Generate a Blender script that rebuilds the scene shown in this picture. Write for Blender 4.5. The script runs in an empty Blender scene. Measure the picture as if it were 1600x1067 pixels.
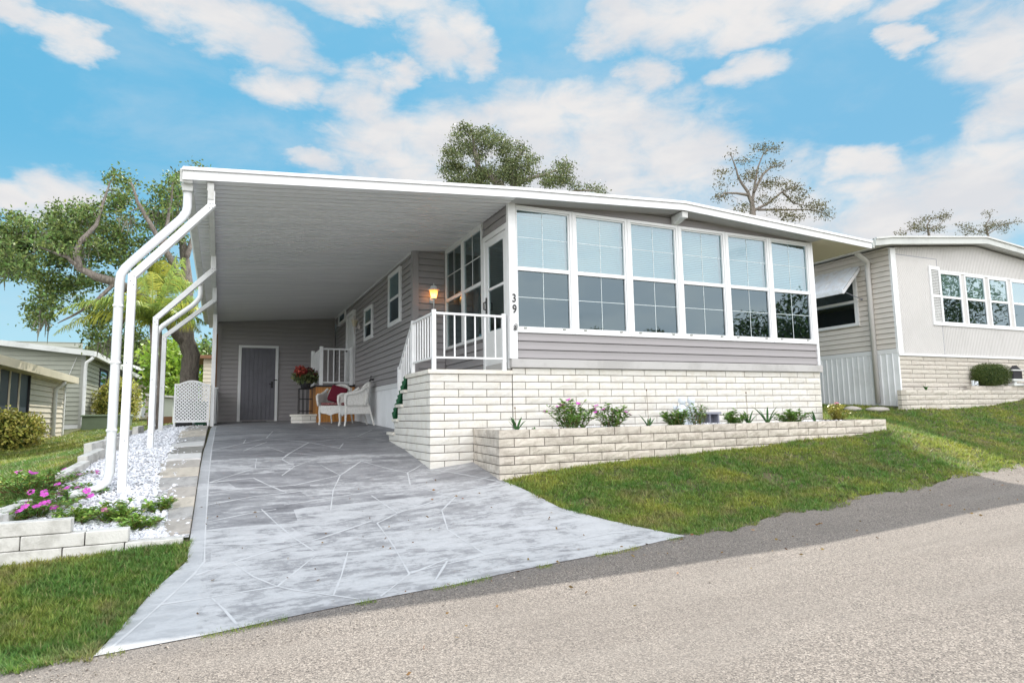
import bpy, math, random
import numpy as np
from mathutils import Vector, Matrix
random.seed(7); rng = np.random.default_rng(7)
S = bpy.context.scene; C = S.collection
R_ = math.radians
# ------------------------------------------------------------------ camera
LENS = 22.5257; FPX = LENS/36*1600
CAMR = Matrix(((0.9106758, -0.03065764, -0.41198264),
               (-0.41275143, -0.10973588, -0.90420921),
               (-0.01748836, 0.99348787, -0.1125878)))
cam = bpy.data.cameras.new('camera'); cam.lens = LENS; cam.sensor_width = 36; cam.clip_end = 2000; cam.clip_start = .05
camo = bpy.data.objects.new('camera', cam); C.objects.link(camo)
camo.matrix_world = CAMR.to_4x4(); S.camera = camo
CR = np.array(CAMR)
def W(u, v, Y):                      # photo pixel on the plane y = Y, as a world point
    d = CR@np.array([u-800., 533.5-v, -FPX]); return Vector(d*Y/d[1])
# ------------------------------------------------------------------ sky, sun, exposure
EXPOSURE = 0.80
SKY_STRENGTH = 0.05
CLOUD_STRENGTH = 0.49
SUN_STRENGTH = 3.4
SUN_EL = R_(46.8); SUN_AZ = R_(26.5)     # azimuth from +Y towards +X
S.view_settings.view_transform = 'Standard'; S.view_settings.look = 'None'
S.view_settings.exposure = EXPOSURE; S.view_settings.gamma = 1
class NT:
    def __init__(s, tree): s.t = tree; s.n = tree.nodes; s.l = tree.links
    def add(s, typ, **kw):
        n = s.n.new(typ)
        for k, v in kw.items():
            if hasattr(n, k) and not k in n.inputs: setattr(n, k, v)
            else: s.put(n, k, v)
        return n
    def put(s, n, k, v):
        sock = n.inputs[k]
        if isinstance(v, bpy.types.NodeSocket): s.l.new(v, sock)
        else: sock.default_value = v
    def math(s, op, a, b=None, c=None, clamp=False):
        n = s.n.new('ShaderNodeMath'); n.operation = op; n.use_clamp = clamp
        for i, v in enumerate((a, b, c)):
            if v is None: continue
            if isinstance(v, bpy.types.NodeSocket): s.l.new(v, n.inputs[i])
            else: n.inputs[i].default_value = v
        return n.outputs[0]
    def mix(s, fac, a, b, blend='MIX'):
        n = s.n.new('ShaderNodeMix'); n.data_type = 'RGBA'; n.blend_type = blend
        for i, v in ((0, fac), (6, a), (7, b)):
            if isinstance(v, bpy.types.NodeSocket): s.l.new(v, n.inputs[i])
            else: n.inputs[i].default_value = (*v, 1) if i and len(v) == 3 else v
        return n.outputs[2]
    def noise(s, vec, scale, detail=4, rough=.55, dist=0, out=0):
        n = s.n.new('ShaderNodeTexNoise'); n.inputs['Scale'].default_value = scale
        n.inputs['Detail'].default_value = detail; n.inputs['Roughness'].default_value = rough
        n.inputs['Distortion'].default_value = dist
        if vec is not None: s.l.new(vec, n.inputs['Vector'])
        return n.outputs[out]
    def ramp(s, fac, stops):
        n = s.n.new('ShaderNodeValToRGB'); e = n.color_ramp.elements
        while len(e) < len(stops): e.new(.5)
        for q, (p, c) in zip(e, stops):
            q.position = p; q.color = (*c, 1) if not isinstance(c, (int, float)) else (c, c, c, 1)
        s.l.new(fac, n.inputs[0]); return n.outputs[0]
    def rng(s, v, a, b, c=0., d=1., smooth=True):
        n = s.n.new('ShaderNodeMapRange'); n.interpolation_type = 'SMOOTHSTEP' if smooth else 'LINEAR'
        s.l.new(v, n.inputs[0])
        for i, x in zip((1, 2, 3, 4), (a, b, c, d)): n.inputs[i].default_value = x
        return n.outputs[0]
    def scaled(s, vec, sc, loc=(0, 0, 0)):
        n = s.n.new('ShaderNodeMapping'); n.inputs['Scale'].default_value = sc; n.inputs['Location'].default_value = loc
        s.l.new(vec, n.inputs[0]); return n.outputs[0]
world = bpy.data.worlds.new('World'); S.world = world; world.use_nodes = True
w = NT(world.node_tree); w.n.clear()
sky = w.n.new('ShaderNodeTexSky'); sky.sky_type = 'NISHITA'; sky.sun_disc = False
sky.sun_elevation = SUN_EL; sky.sun_rotation = SUN_AZ; sky.air_density = 1.1; sky.dust_density = .5; sky.ozone_density = 1.6
tc = w.n.new('ShaderNodeTexCoord').outputs['Generated']
sep = w.n.new('ShaderNodeSeparateXYZ'); w.l.new(tc, sep.inputs[0])
X_, Y_, Z_ = sep.outputs
az = w.math('MULTIPLY', w.math('ARCTAN2', X_, Y_), 57.2958)
el = w.math('MULTIPLY', w.math('ARCSINE', Z_), 57.2958)
BL = [(-1.2,30.8,7.3,1.9),(4.0,30.4,4.3,1.8),(11.8,34.0,8.4,1.2),(18.9,31.7,3.6,2.2),(21.9,30.4,2.2,1.6),(-11.5,27.3,2.4,1.3),(-15.0,28.0,3.3,.9),
(-6.0,31.4,7.3,1.2),(4.6,27.1,3.8,1.5),(10.7,26.7,3.5,2.2),(14.2,29.1,2.4,1.1),(7.5,21.7,2.8,.9),(13.0,24.0,5.3,2.4),(20.1,23.4,7.7,3.4),
(27.8,25.3,7.1,3.4),(34.3,23.4,8.5,3.7),(39.9,21.0,5.9,3.4),(29.6,19.9,15.5,3.6),(11.5,19.8,4.4,1.1),(15.2,21.0,4.5,2.4),(37.4,28.3,2.5,1.6),
(43.4,32.4,10.0,2.4),(46.9,30.4,4.5,1.3),(34.7,32.4,4.2,1.9),(54.0,31.2,4.4,1.6),(60.6,29.0,5.0,1.2),(45.7,27.2,3.2,1.1),(64.0,24.6,4.4,2.6),
(64.6,20.5,3.8,2.5),(58.2,26.8,1.5,.8),(60.5,15.5,8.0,3.4),(56.3,14.4,7.0,3.6),(54.0,18.8,2.5,1.3),(64.6,17.2,4.4,1.8),(47.0,15.8,6.5,4.5),
(38,14,9,5),(-10.8,16.2,3.0,1.9),(-14.2,15.2,3.0,1.4),(25,12,14,5),(3,14,4,2)]
wv = w.n.new('ShaderNodeVectorMath'); wv.operation = 'SCALE'
cn = w.n.new('ShaderNodeTexNoise'); cn.inputs['Scale'].default_value = 9; cn.inputs['Detail'].default_value = 6; cn.inputs['Roughness'].default_value = .6
w.l.new(w.scaled(tc, (1, 1, 2.2)), cn.inputs['Vector'])
n1 = w.noise(w.scaled(tc, (1, 1, 2.0)), 14, 9, .62, .4)
n2 = w.noise(w.scaled(tc, (1, 1, 1.9), (3, 1, 2)), 5, 7, .6, .3)
csep = w.n.new('ShaderNodeSeparateXYZ'); w.l.new(cn.outputs['Color'], csep.inputs[0])
azd = w.math('ADD', az, w.math('MULTIPLY', w.math('SUBTRACT', csep.outputs[0], .5), 9))
eld = w.math('ADD', el, w.math('MULTIPLY', w.math('SUBTRACT', csep.outputs[1], .5), 4.5))
acc = None
for (a, e, ra, re) in BL:
    da = w.math('MULTIPLY', w.math('SUBTRACT', azd, a), 1/(ra*1.08)); de = w.math('MULTIPLY', w.math('SUBTRACT', eld, e), 1/(re*1.15))
    d2 = w.math('ADD', w.math('MULTIPLY', da, da), w.math('MULTIPLY', de, de))
    b = w.math('SUBTRACT', 1.0, d2)
    acc = b if acc is None else w.math('SMOOTH_MAX', acc, b, .25)
acc = w.math('MAXIMUM', acc, -.9)
gen = w.math('MULTIPLY', w.math('SUBTRACT', n2, .5), 4.2)           # the rest of the sky
side = w.math('MAXIMUM', w.rng(w.math('ABSOLUTE', w.math('SUBTRACT', az, 26)), 44, 60), w.rng(el, 36, 46))
gen = w.math('ADD', gen, w.rng(Y_, .2, -.3, 0, 1.3))
field = w.math('ADD', w.math('MULTIPLY', acc, w.math('SUBTRACT', 1, side)), w.math('MULTIPLY', gen, side))
field = w.math('ADD', field, w.math('MULTIPLY', w.math('SUBTRACT', n1, .5), 2.2))
alpha = w.rng(field, -.5, 1.1)
alpha = w.math('MULTIPLY', alpha, w.rng(el, -2, 6))
thin = w.math('MULTIPLY', w.rng(n2, .42, .75), .28)
alpha = w.math('MAXIMUM', alpha, w.math('MULTIPLY', thin, w.rng(el, 1, 12)))
shade = w.rng(w.noise(w.scaled(tc, (1, 1, 2.6), (5, 2, 0)), 7, 6, .55, .2), .35, .65)
ccol = w.mix(shade, (.86, .88, .92), (1.0, .985, .98))
front = w.rng(Y_, .15, -.35, 1.0, 3.5)  # unseen clouds behind the camera, added and brightened to fill the shaded front
bg1 = w.add('ShaderNodeBackground'); bg2 = w.add('ShaderNodeBackground')
tint = w.mix(1.0, sky.outputs[0], (.80, 1.12, 1.16), 'MULTIPLY')
grad = w.ramp(w.rng(az, -25, 70, 0, 1, False), [(0, (.080,.30,.46)), (1, (.135,.315,.46))])
grad = w.mix(w.rng(el, 22, 4), grad, (.27,.45,.54))
tint = w.mix(.86, tint, w.mix(1.0, grad, (1/SKY_STRENGTH,)*3, 'MULTIPLY'))
w.l.new(tint, bg1.inputs[0]); bg1.inputs[1].default_value = SKY_STRENGTH
w.l.new(ccol, bg2.inputs[0]); w.l.new(w.math('MULTIPLY', front, CLOUD_STRENGTH), bg2.inputs[1])
mx = w.n.new('ShaderNodeMixShader'); w.l.new(alpha, mx.inputs[0]); w.l.new(bg1.outputs[0], mx.inputs[1]); w.l.new(bg2.outputs[0], mx.inputs[2])
wo = w.n.new('ShaderNodeOutputWorld'); w.l.new(mx.outputs[0], wo.inputs[0])
sl = bpy.data.lights.new('sun', 'SUN'); sl.energy = SUN_STRENGTH; sl.angle = R_(.5); sl.color = (1, .95, .86)
slo = bpy.data.objects.new('sun', sl); C.objects.link(slo)
sdir = Vector((math.sin(SUN_AZ)*math.cos(SUN_EL), math.cos(SUN_AZ)*math.cos(SUN_EL), math.sin(SUN_EL)))
slo.rotation_euler = sdir.to_track_quat('Z', 'Y').to_euler(); slo.location = (20, 24, 30)
S.cycles.max_bounces = 8; S.cycles.transparent_max_bounces = 12

# ------------------------------------------------------------------ ground height
GP = [(x,y,z) for x in (-.9,.8,2.45) for (y,z) in ((7.96,-.69),(8.3,-.635),(8.67,-.58),(9,-.525),(9.73,-.445),(12.8,-.24),(14.3,-.19),(19,-.09))]
GP += [(-.9,10.87,-.44),(3,6.87,-.757),(3.5,6.87,-.69),(4.1,6.87,-.64),(5,6.87,-.59),(6.05,6.87,-.545),(7.8,6.87,-.44),(9.6,6.87,-.344),
(9.7,8,-.2),(11.5,9,-.1),(13.3,9.12,.02),(17.8,8.5,.16),(13.3,11.1,.09),(24,8.5,.3),(30,20,.5),(14,20,.4),(9.5,20,.2),
(-.2,6.4,-.92),(-.2,5.6,-1.03),(1,6.3,-.93),
(-4.45,24.2,-.45),(-4.45,17.8,-.62),(-4.6,28,-.22),(-4,34,-.02),(-3,10,-.78),(-3,7,-1.02),(-6,12,-.85),(-10,8,-1.1),(-12,28,-.5),(-2.5,14,-.6),(-2.2,20,-.3),(-.5,24,-.02),(-1,32,.05),(3,26,.1),(-12,40,0),(10,40,.3),(30,40,.6),(-20,20,-.9),(-1.6,8,-.86)]
def road_edge(x): return 4.15+.13*x
def road_z(x, y): return -1.215+.027*x-.012*(road_edge(x)-y)
for x in (-14,-8,-4,-1.5,0,1.5,3,4.5,6,8,10,13,18,25,32):
    for d in (0, 2.5, 6):
        y = road_edge(x)-d; GP.append((x, y, road_z(x, y)))
GP = np.array(GP, float); _P = GP[:, :2]; _n = len(GP)
_A = np.zeros((_n+3, _n+3)); _A[:_n,:_n] = -np.linalg.norm(_P[:,None]-_P[None], axis=2)-np.eye(_n)*.02
_A[:_n,_n] = 1; _A[:_n,_n+1:] = _P; _A[_n:,:_n] = _A[:_n,_n:].T
_w = np.linalg.solve(_A, np.r_[GP[:,2],0,0,0])
def G(x, y):
    x = np.asarray(x, float); y = np.asarray(y, float)
    r = np.sqrt((x[...,None]-_P[:,0])**2+(y[...,None]-_P[:,1])**2)
    z = -(r@_w[:_n])+_w[_n]+_w[_n+1]*x+_w[_n+2]*y
    far = np.clip((np.hypot(x-3, y-10)-32)/30, 0, 1)
    return z*(1-far)+far*(-.1)
def g1(x, y): return float(G(x, y))

# ------------------------------------------------------------------ materials
def mat(name, col=(.5,.5,.5), rough=.6, spec=.4, metal=0, var=0, bump=0, bscale=40, mott=0, mscale=3, dark=None, coat=0, trans=0, sub=None):
    m = bpy.data.materials.new(name); m.use_nodes = True; t = NT(m.node_tree); b = t.n['Principled BSDF']
    b.inputs['Roughness'].default_value = rough; b.inputs['Specular IOR Level'].default_value = spec; b.inputs['Metallic'].default_value = metal
    if coat: b.inputs['Coat Weight'].default_value = coat
    co = t.n.new('ShaderNodeTexCoord').outputs['Object']
    c = None
    if var or mott:
        n = t.n.new('ShaderNodeRGB'); n.outputs[0].default_value = (*col, 1); c = n.outputs[0]
        dk = dark or tuple(x*.55 for x in col)
        if mott:
            f = t.rng(t.noise(co, mscale, 6, .65), .42, .68); c = t.mix(t.math('MULTIPLY', f, mott), c, dk)
        if var:
            g = t.n.new('ShaderNodeNewGeometry').outputs['Random Per Island']
            h = t.n.new('ShaderNodeHueSaturation'); t.l.new(c, h.inputs['Color'])
            t.l.new(t.rng(g, 0, 1, 1-var, 1+var, False), h.inputs['Value'])
            t.l.new(t.rng(t.math('FRACT', t.math('MULTIPLY', g, 7.3)), 0, 1, .5-var*.05, .5+var*.05, False), h.inputs['Hue'])
            c = h.outputs[0]
        t.l.new(c, b.inputs['Base Color'])
    else: b.inputs['Base Color'].default_value = (*col, 1)
    if bump:
        bp = t.n.new('ShaderNodeBump'); bp.inputs['Strength'].default_value = bump; bp.inputs['Distance'].default_value = .01
        t.l.new(t.noise(co, bscale, 5, .6), bp.inputs['Height']); t.l.new(bp.outputs[0], b.inputs['Normal'])
    if trans:
        out = t.n['Material Output']; tr = t.n.new('ShaderNodeBsdfTranslucent'); ms = t.n.new('ShaderNodeMixShader')
        ms.inputs[0].default_value = trans
        if c: t.l.new(c, tr.inputs[0])
        else: tr.inputs[0].default_value = (*col, 1)
        t.l.new(b.outputs[0], ms.inputs[1]); t.l.new(tr.outputs[0], ms.inputs[2]); t.l.new(ms.outputs[0], out.inputs[0])
    return m
M = {}
M['siding'] = mat('grey vinyl siding', (.335,.318,.325), .5, .35, mott=.22, mscale=1.3, dark=(.28,.266,.272), bump=.06, bscale=90)
M['white'] = mat('white painted metal', (.80,.81,.82), .4, .5, mott=.4, mscale=3.5, dark=(.64,.65,.65))
M['muntin'] = mat('grille bar', (.70,.78,.80), .5, .3)
M['whitev'] = mat('white vinyl', (.78,.79,.80), .42, .45)
M['fascia'] = mat('white roof edge', (.84,.85,.87), .35, .5, mott=.15, mscale=.8, dark=(.74,.75,.76))
M['gutter'] = mat('aged gutter', (.62,.63,.62), .45, .5, mott=.6, mscale=5, dark=(.42,.41,.38))
M['soffit'] = mat('grey soffit', (.40,.39,.38), .55, .3)
M['tansoffit'] = mat('tan soffit', (.60,.55,.43), .6, .3, mott=.3, mscale=1.2, dark=(.5,.45,.34))
_unused = 0
M['ceiling'] = mat('ribbed ceiling pans', (.70,.71,.72), .42, .45, mott=.3, mscale=.7, dark=(.60,.60,.60))
M['sill'] = mat('weathered sill board', (.50,.49,.48), .6, .3, mott=.6, mscale=2, dark=(.36,.35,.34))
M['block'] = mat('cream painted split block', (.72,.70,.65), .85, .2, var=.07, bump=.8, bscale=55, mott=.4, mscale=7, dark=(.60,.55,.46))
M['mortar'] = mat('block mortar', (.17,.15,.13), .95, .1, bump=.5, bscale=60)
M['blockold'] = mat('weathered planter block', (.61,.56,.49), .9, .15, var=.10, bump=1, bscale=60, mott=.75, mscale=9, dark=(.42,.37,.315))
M['mortarold'] = mat('dark joint', (.09,.08,.07), .95, .1)
M['cap'] = mat('cream cap', (.74,.71,.64), .8, .2, mott=.5, mscale=8, dark=(.58,.53,.46), bump=.4)
M['wblock'] = mat('whitewashed retaining block', (.66,.65,.62), .85, .2, var=.05, bump=.5, bscale=50, mott=.75, mscale=6, dark=(.40,.39,.36))
M['paver'] = mat('concrete paver', (.46,.43,.39), .85, .25, var=.22, bump=.5, bscale=60, mott=.5, mscale=7)
M['pebble'] = mat('white marble chip', (.76,.77,.81), .6, .3, var=.16)
M['bedsoil'] = mat('bed base', (.52,.52,.53), .95, .1, bump=1, bscale=45, mott=.8, mscale=25, dark=(.16,.15,.14))
M['black'] = mat('black metal', (.015,.015,.017), .4, .5)
M['shedDoor'] = mat('charcoal door', (.15,.15,.175), .5, .4, mott=.3, mscale=3)
M['wood'] = mat('varnished plywood', (.55,.24,.06), .45, .4)
M['dark'] = mat('dark interior', (.05,.05,.055), .9, .1)
M['room'] = mat('porch room lining', (.42,.38,.33), .9, .1)
M['blind'] = mat('pale blind', (.20,.31,.345), .6, .3)
M['screen'] = mat('insect screen', (.032,.047,.066), .55, .4)
M['wicker'] = mat('white wicker', (.80,.79,.76), .6, .3, bump=.9, bscale=160, mott=.5, mscale=30, dark=(.52,.49,.44))
M['maroon'] = mat('maroon fabric', (.13,.015,.03), .85, .15, bump=.3, bscale=200)
M['floral'] = mat('floral cushion', (.16,.03,.05), .85, .15, mott=.9, mscale=45, dark=(.42,.30,.24))
M['bark'] = mat('oak bark', (.24,.20,.17), .95, .1, bump=1, bscale=14, mott=1, mscale=9, dark=(.07,.055,.05))
M['barkgrey'] = mat('grey branch bark', (.20,.17,.15), .95, .1, mott=.5, mscale=6)
M['moss'] = mat('spanish moss', (.17,.17,.13), .95, .1, var=.25)
M['leafoak'] = mat('oak leaf', (.14,.20,.055), .55, .35, var=.75, trans=.25)
M['leafolive'] = mat('olive leaf', (.125,.15,.06), .55, .35, var=.7, trans=.25)
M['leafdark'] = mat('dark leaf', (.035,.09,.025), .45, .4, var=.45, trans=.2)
M['leafbright'] = mat('bright leaf', (.22,.34,.04), .5, .35, var=.4, trans=.35)
M['leafyellow'] = mat('variegated leaf', (.46,.45,.10), .4, .5, var=.6, trans=.2)
M['leafdry'] = mat('sparse brown green leaf', (.12,.11,.05), .6, .3, var=.5, trans=.2)
M['frond'] = mat('palm leaflet', (.30,.40,.09), .5, .35, var=.45, trans=.35)
M['frondyellow'] = mat('yellowing leaflet', (.46,.48,.08), .5, .35, var=.3, trans=.35)
M['vinca'] = mat('vinca leaf', (.17,.32,.06), .4, .45, var=.45, trans=.2)
M['vincalight'] = mat('light vinca leaf', (.26,.42,.08), .4, .45, var=.4, trans=.25)
M['petal'] = mat('magenta petal', (.66,.10,.56), .6, .3, var=.2, trans=.25)
M['petalpink'] = mat('pink petal', (.72,.25,.50), .6, .3, var=.2, trans=.25)
M['redpetal'] = mat('red petal', (.38,.06,.045), .6, .3, var=.3)
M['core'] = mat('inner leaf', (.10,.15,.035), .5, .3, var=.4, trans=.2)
M['stem'] = mat('stem', (.16,.10,.05), .7, .2)
M['greenblade'] = mat('strap leaf', (.045,.13,.03), .45, .4, var=.3, trans=.15)
M['cream'] = mat('cream siding', (.66,.60,.49), .6, .3, mott=.2, mscale=2)
M['creamfascia'] = mat('cream roof edge', (.72,.65,.50), .5, .4, mott=.2, mscale=2)
M['sage'] = mat('sage siding', (.33,.345,.29), .6, .3, mott=.15, mscale=2)
M['sagetrim'] = mat('sage trim', (.34,.35,.32), .6, .3)
M['whitedull'] = mat('dull white', (.66,.67,.66), .6, .3, mott=.4, mscale=3, dark=(.5,.5,.49))
M['nbgrey'] = mat('pale greige panel', (.62,.605,.59), .6, .3, mott=.15, mscale=1)
M['nbtan'] = mat('tan lap siding', (.68,.635,.58), .6, .3, mott=.2, mscale=1.5)
M['nbfascia'] = mat('neighbour roof edge', (.58,.60,.58), .5, .4, mott=.4, mscale=2)
M['nbblock'] = mat('tan split block', (.60,.56,.50), .9, .15, var=.08, bump=.8, bscale=50, mott=.4, mscale=8, dark=(.5,.44,.37))
M['alu'] = mat('corrugated white metal', (.86,.88,.90), .35, .5, mott=.35, mscale=1.6, dark=(.58,.59,.58))
M['awning'] = mat('white awning metal', (.80,.82,.86), .22, .6, mott=.4, mscale=6, dark=(.62,.52,.42))
M['utility'] = mat('utility green', (.17,.22,.14), .55, .4, mott=.3, mscale=3)
M['roofmetal'] = mat('roof metal', (.72,.73,.74), .5, .4)
M['bulb'] = mat('bulb', (1,.8,.5)); _b = M['bulb'].node_tree.nodes['Principled BSDF']
_b.inputs['Emission Color'].default_value = (1,.62,.25,1); _b.inputs['Emission Strength'].default_value = 9
M['pinkgrey'] = mat('lamp body', (.62,.57,.54), .5, .4)
M['amber'] = mat('amber lamp glass', (.80,.55,.30), .2, .5, trans=.6)
M['lampglass'] = mat('clear lamp glass', (.75,.68,.52), .2, .5, trans=.4)
M['statue'] = mat('white resin', (.72,.77,.82), .6, .3, bump=.5, bscale=60, mott=.5, mscale=20, dark=(.5,.55,.6))
M['greytin'] = mat('grey tin', (.26,.27,.32), .5, .4)
M['greenplastic'] = mat('green plastic', (.01,.10,.05), .5, .4)
M['ribbon'] = mat('dark green ribbon', (.008,.09,.035), .5, .4)
M['brownwood'] = mat('brown trim', (.22,.12,.07), .7, .2)
M['hedge'] = mat('clipped hedge leaf', (.085,.12,.03), .5, .3, var=.45, trans=.15)
t = NT(M['ceiling'].node_tree); co = t.n.new('ShaderNodeTexCoord').outputs['Object']
g = t.noise(t.scaled(co, (.25, 3.2, .2)), 2.0, 5, .7); g2 = t.noise(t.scaled(co, (.4, 9, .2)), 3.0, 3, .7)
cc = t.mix(t.rng(g, .35, .65), (.72,.73,.75), (.82,.825,.84)); cc = t.mix(t.rng(g2, .45, .7, 0, .25), cc, (.60,.61,.63))
t.l.new(cc, t.n['Principled BSDF'].inputs['Base Color'])
for k_ in ('bark', 'barkgrey'):
    t = NT(M[k_].node_tree); co = t.n.new('ShaderNodeTexCoord').outputs['Object']; g = t.noise(t.scaled(co, (7, 7, 1.6)), 3, 7, .7, .6)
    cc = t.ramp(g, [(.3, (.11,.095,.085)), (.5, (.23,.20,.175)), (.72, (.36,.32,.28))]); t.l.new(cc, t.n['Principled BSDF'].inputs['Base Color'])
    bp = t.n.new('ShaderNodeBump'); bp.inputs['Distance'].default_value = .05; t.l.new(g, bp.inputs['Height']); t.l.new(bp.outputs[0], t.n['Principled BSDF'].inputs['Normal'])
# plywood grain
t = NT(M['wood'].node_tree); co = t.n.new('ShaderNodeTexCoord').outputs['Object']
g = t.noise(t.scaled(co, (14, 14, .8)), 4, 6, .6, .6)
t.l.new(t.ramp(g, [(.35, (.62,.30,.08)), (.6, (.36,.14,.035))]), t.n['Principled BSDF'].inputs['Base Color'])
def glass(name, dark, refl, tint=(.75,.93,.95)):
    m = bpy.data.materials.new(name); m.use_nodes = True; t = NT(m.node_tree); t.n.remove(t.n['Principled BSDF'])
    g = t.n.new('ShaderNodeBsdfGlossy'); g.inputs['Roughness'].default_value = .015; g.inputs[0].default_value = (*tint, 1)
    tr = t.n.new('ShaderNodeBsdfTransparent'); tr.inputs[0].default_value = (*dark, 1)
    fr = t.n.new('ShaderNodeFresnel'); fr.inputs[0].default_value = 1.5
    co = t.n.new('ShaderNodeTexCoord').outputs['Object']
    bp = t.n.new('ShaderNodeBump'); bp.inputs['Strength'].default_value = .02; bp.inputs['Distance'].default_value = .03
    t.l.new(t.noise(co, 2.2, 2, .5), bp.inputs['Height']); t.l.new(bp.outputs[0], g.inputs['Normal'])
    f = t.math('ADD', t.math('MULTIPLY', fr.outputs[0], .9), refl, clamp=True); f = t.math('MULTIPLY', f, t.math('SUBTRACT', 1.0, t.n.new('ShaderNodeNewGeometry').outputs['Backfacing']))
    ms = t.n.new('ShaderNodeMixShader'); t.l.new(f, ms.inputs[0]); t.l.new(tr.outputs[0], ms.inputs[1]); t.l.new(g.outputs[0], ms.inputs[2])
    t.l.new(ms.outputs[0], t.n['Material Output'].inputs[0]); return m
M['glassup'] = glass('window glass', (.80,.92,.93), .22, (.66,.80,.86))
M['glasslow'] = glass('window glass over screen', (.40,.45,.48), .105, (.58,.74,.82))
M['glasswin'] = glass('small window glass', (.6,.65,.65), .12)

# ------------------------------------------------------------------ mesh builder
def mesh(name, verts, faces, mats, smooth=False, origin=(0,0,0)):
    me = bpy.data.meshes.new(name)
    v = np.asarray(verts, float).reshape(-1, 3)-np.asarray(origin, float)
    me.from_pydata(v.tolist(), [], faces); me.update()
    for m in (mats if isinstance(mats, (list, tuple)) else [mats]): me.materials.append(m)
    if smooth:
        for p in me.polygons: p.use_smooth = True
    return me
def fastmesh(name, V, n, mat, origin=(0,0,0), smooth=False):   # V: (faces*n) vertices, n per face
    V = (np.asarray(V, np.float32).reshape(-1, 3)-np.asarray(origin, np.float32)); nv = len(V); nf = nv//n
    me = bpy.data.meshes.new(name); me.vertices.add(nv); me.vertices.foreach_set('co', V.ravel())
    me.loops.add(nv); me.loops.foreach_set('vertex_index', np.arange(nv, dtype=np.int32))
    me.polygons.add(nf); me.polygons.foreach_set('loop_start', np.arange(0, nv, n, dtype=np.int32))
    me.update(calc_edges=True); me.materials.append(mat); me.validate()
    return me
class MB:
    def __init__(s): s.v = []; s.f = []
    def add(s, vs, fs):
        k = len(s.v); s.v += [tuple(p) for p in vs]; s.f += [[i+k for i in f] for f in fs]
    def box(s, x0, x1, y0, y1, z0, z1):
        x0, x1 = min(x0,x1), max(x0,x1); y0, y1 = min(y0,y1), max(y0,y1); z0, z1 = min(z0,z1), max(z0,z1)
        s.add([(x0,y0,z0),(x1,y0,z0),(x1,y1,z0),(x0,y1,z0),(x0,y0,z1),(x1,y0,z1),(x1,y1,z1),(x0,y1,z1)],
              [(0,3,2,1),(4,5,6,7),(0,1,5,4),(1,2,6,5),(2,3,7,6),(3,0,4,7)]); return s
    def bar(s, p, q, w, h, up=(0,0,1)):          # square bar from p to q
        p = Vector(p); q = Vector(q); d = (q-p).normalized(); u = Vector(up); a = d.cross(u)
        if a.length < 1e-4: a = d.cross(Vector((0,1,0)))
        a.normalize(); b = a.cross(d).normalized(); vs = []
        for c in (p, q):
            for i, j in ((-1,-1),(1,-1),(1,1),(-1,1)): vs.append(c+a*i*w/2+b*j*h/2)
        s.add(vs, [(0,1,2,3),(7,6,5,4),(0,4,5,1),(1,5,6,2),(2,6,7,3),(3,7,4,0)]); return s
    def tube(s, path, r, n=8, cap=True, sq=1.0):
        path = [Vector(p) for p in path]; k = len(path); rr = r if isinstance(r, (list, tuple)) else [r]*k
        ref = None; rings = []
        for i, p in enumerate(path):
            d = (path[min(i+1,k-1)]-path[max(i-1,0)]).normalized()
            if ref is None:
                ref = d.cross(Vector((0,0,1)))
                if ref.length < .1: ref = d.cross(Vector((0,1,0)))
            a = (ref-d*ref.dot(d)).normalized(); ref = a; b = d.cross(a)
            rings.append([p+(a*math.cos(t)+b*math.sin(t)*sq)*rr[i] for t in [2*math.pi*j/n for j in range(n)]])
        vs = [q for rg in rings for q in rg]; fs = []
        for i in range(k-1):
            for j in range(n): fs.append((i*n+j, i*n+(j+1)%n, (i+1)*n+(j+1)%n, (i+1)*n+j))
        if cap: fs += [tuple(range(n))[::-1], tuple((k-1)*n+j for j in range(n))]
        s.add(vs, fs); return s
    def prism(s, poly, axis, a, b):              # polygon in the plane across `axis`, extruded a..b
        n = len(poly)
        def P(c, t): return {'x': (t, c[0], c[1]), 'y': (c[0], t, c[1]), 'z': (c[0], c[1], t)}[axis]
        s.add([P(c, a) for c in poly]+[P(c, b) for c in poly],
              [tuple(range(n))[::-1], tuple(range(n, 2*n))]+[(i, (i+1)%n, n+(i+1)%n, n+i) for i in range(n)]); return s
    def lathe(s, c, prof, n=16):
        vs = []; fs = []
        for r, z in prof:
            for j in range(n): vs.append((c[0]+r*math.cos(2*math.pi*j/n), c[1]+r*math.sin(2*math.pi*j/n), c[2]+z))
        for i in range(len(prof)-1):
            for j in range(n): fs.append((i*n+j, i*n+(j+1)%n, (i+1)*n+(j+1)%n, (i+1)*n+j))
        fs += [tuple(range(n))[::-1], tuple((len(prof)-1)*n+j for j in range(n))]
        s.add(vs, fs); return s
    def blob(s, c, r, n=10, m=7, noise=0):
        vs = []; fs = []
        for i in range(m+1):
            ph = math.pi*i/m
            for j in range(n):
                t = 2*math.pi*j/n; k = 1+random.uniform(-noise, noise)
                vs.append((c[0]+r[0]*k*math.sin(ph)*math.cos(t), c[1]+r[1]*k*math.sin(ph)*math.sin(t), c[2]+r[2]*k*math.cos(ph)))
        for i in range(m):
            for j in range(n): fs.append((i*n+j, (i+1)*n+j, (i+1)*n+(j+1)%n, i*n+(j+1)%n))
        s.add(vs, fs); return s
def link(o, parent=None):
    C.objects.link(o)
    if parent is not None: o.parent = parent
    return o
ORI = {}
def origin_of(o): return ORI.get(o.name, (0,0,0))
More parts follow.
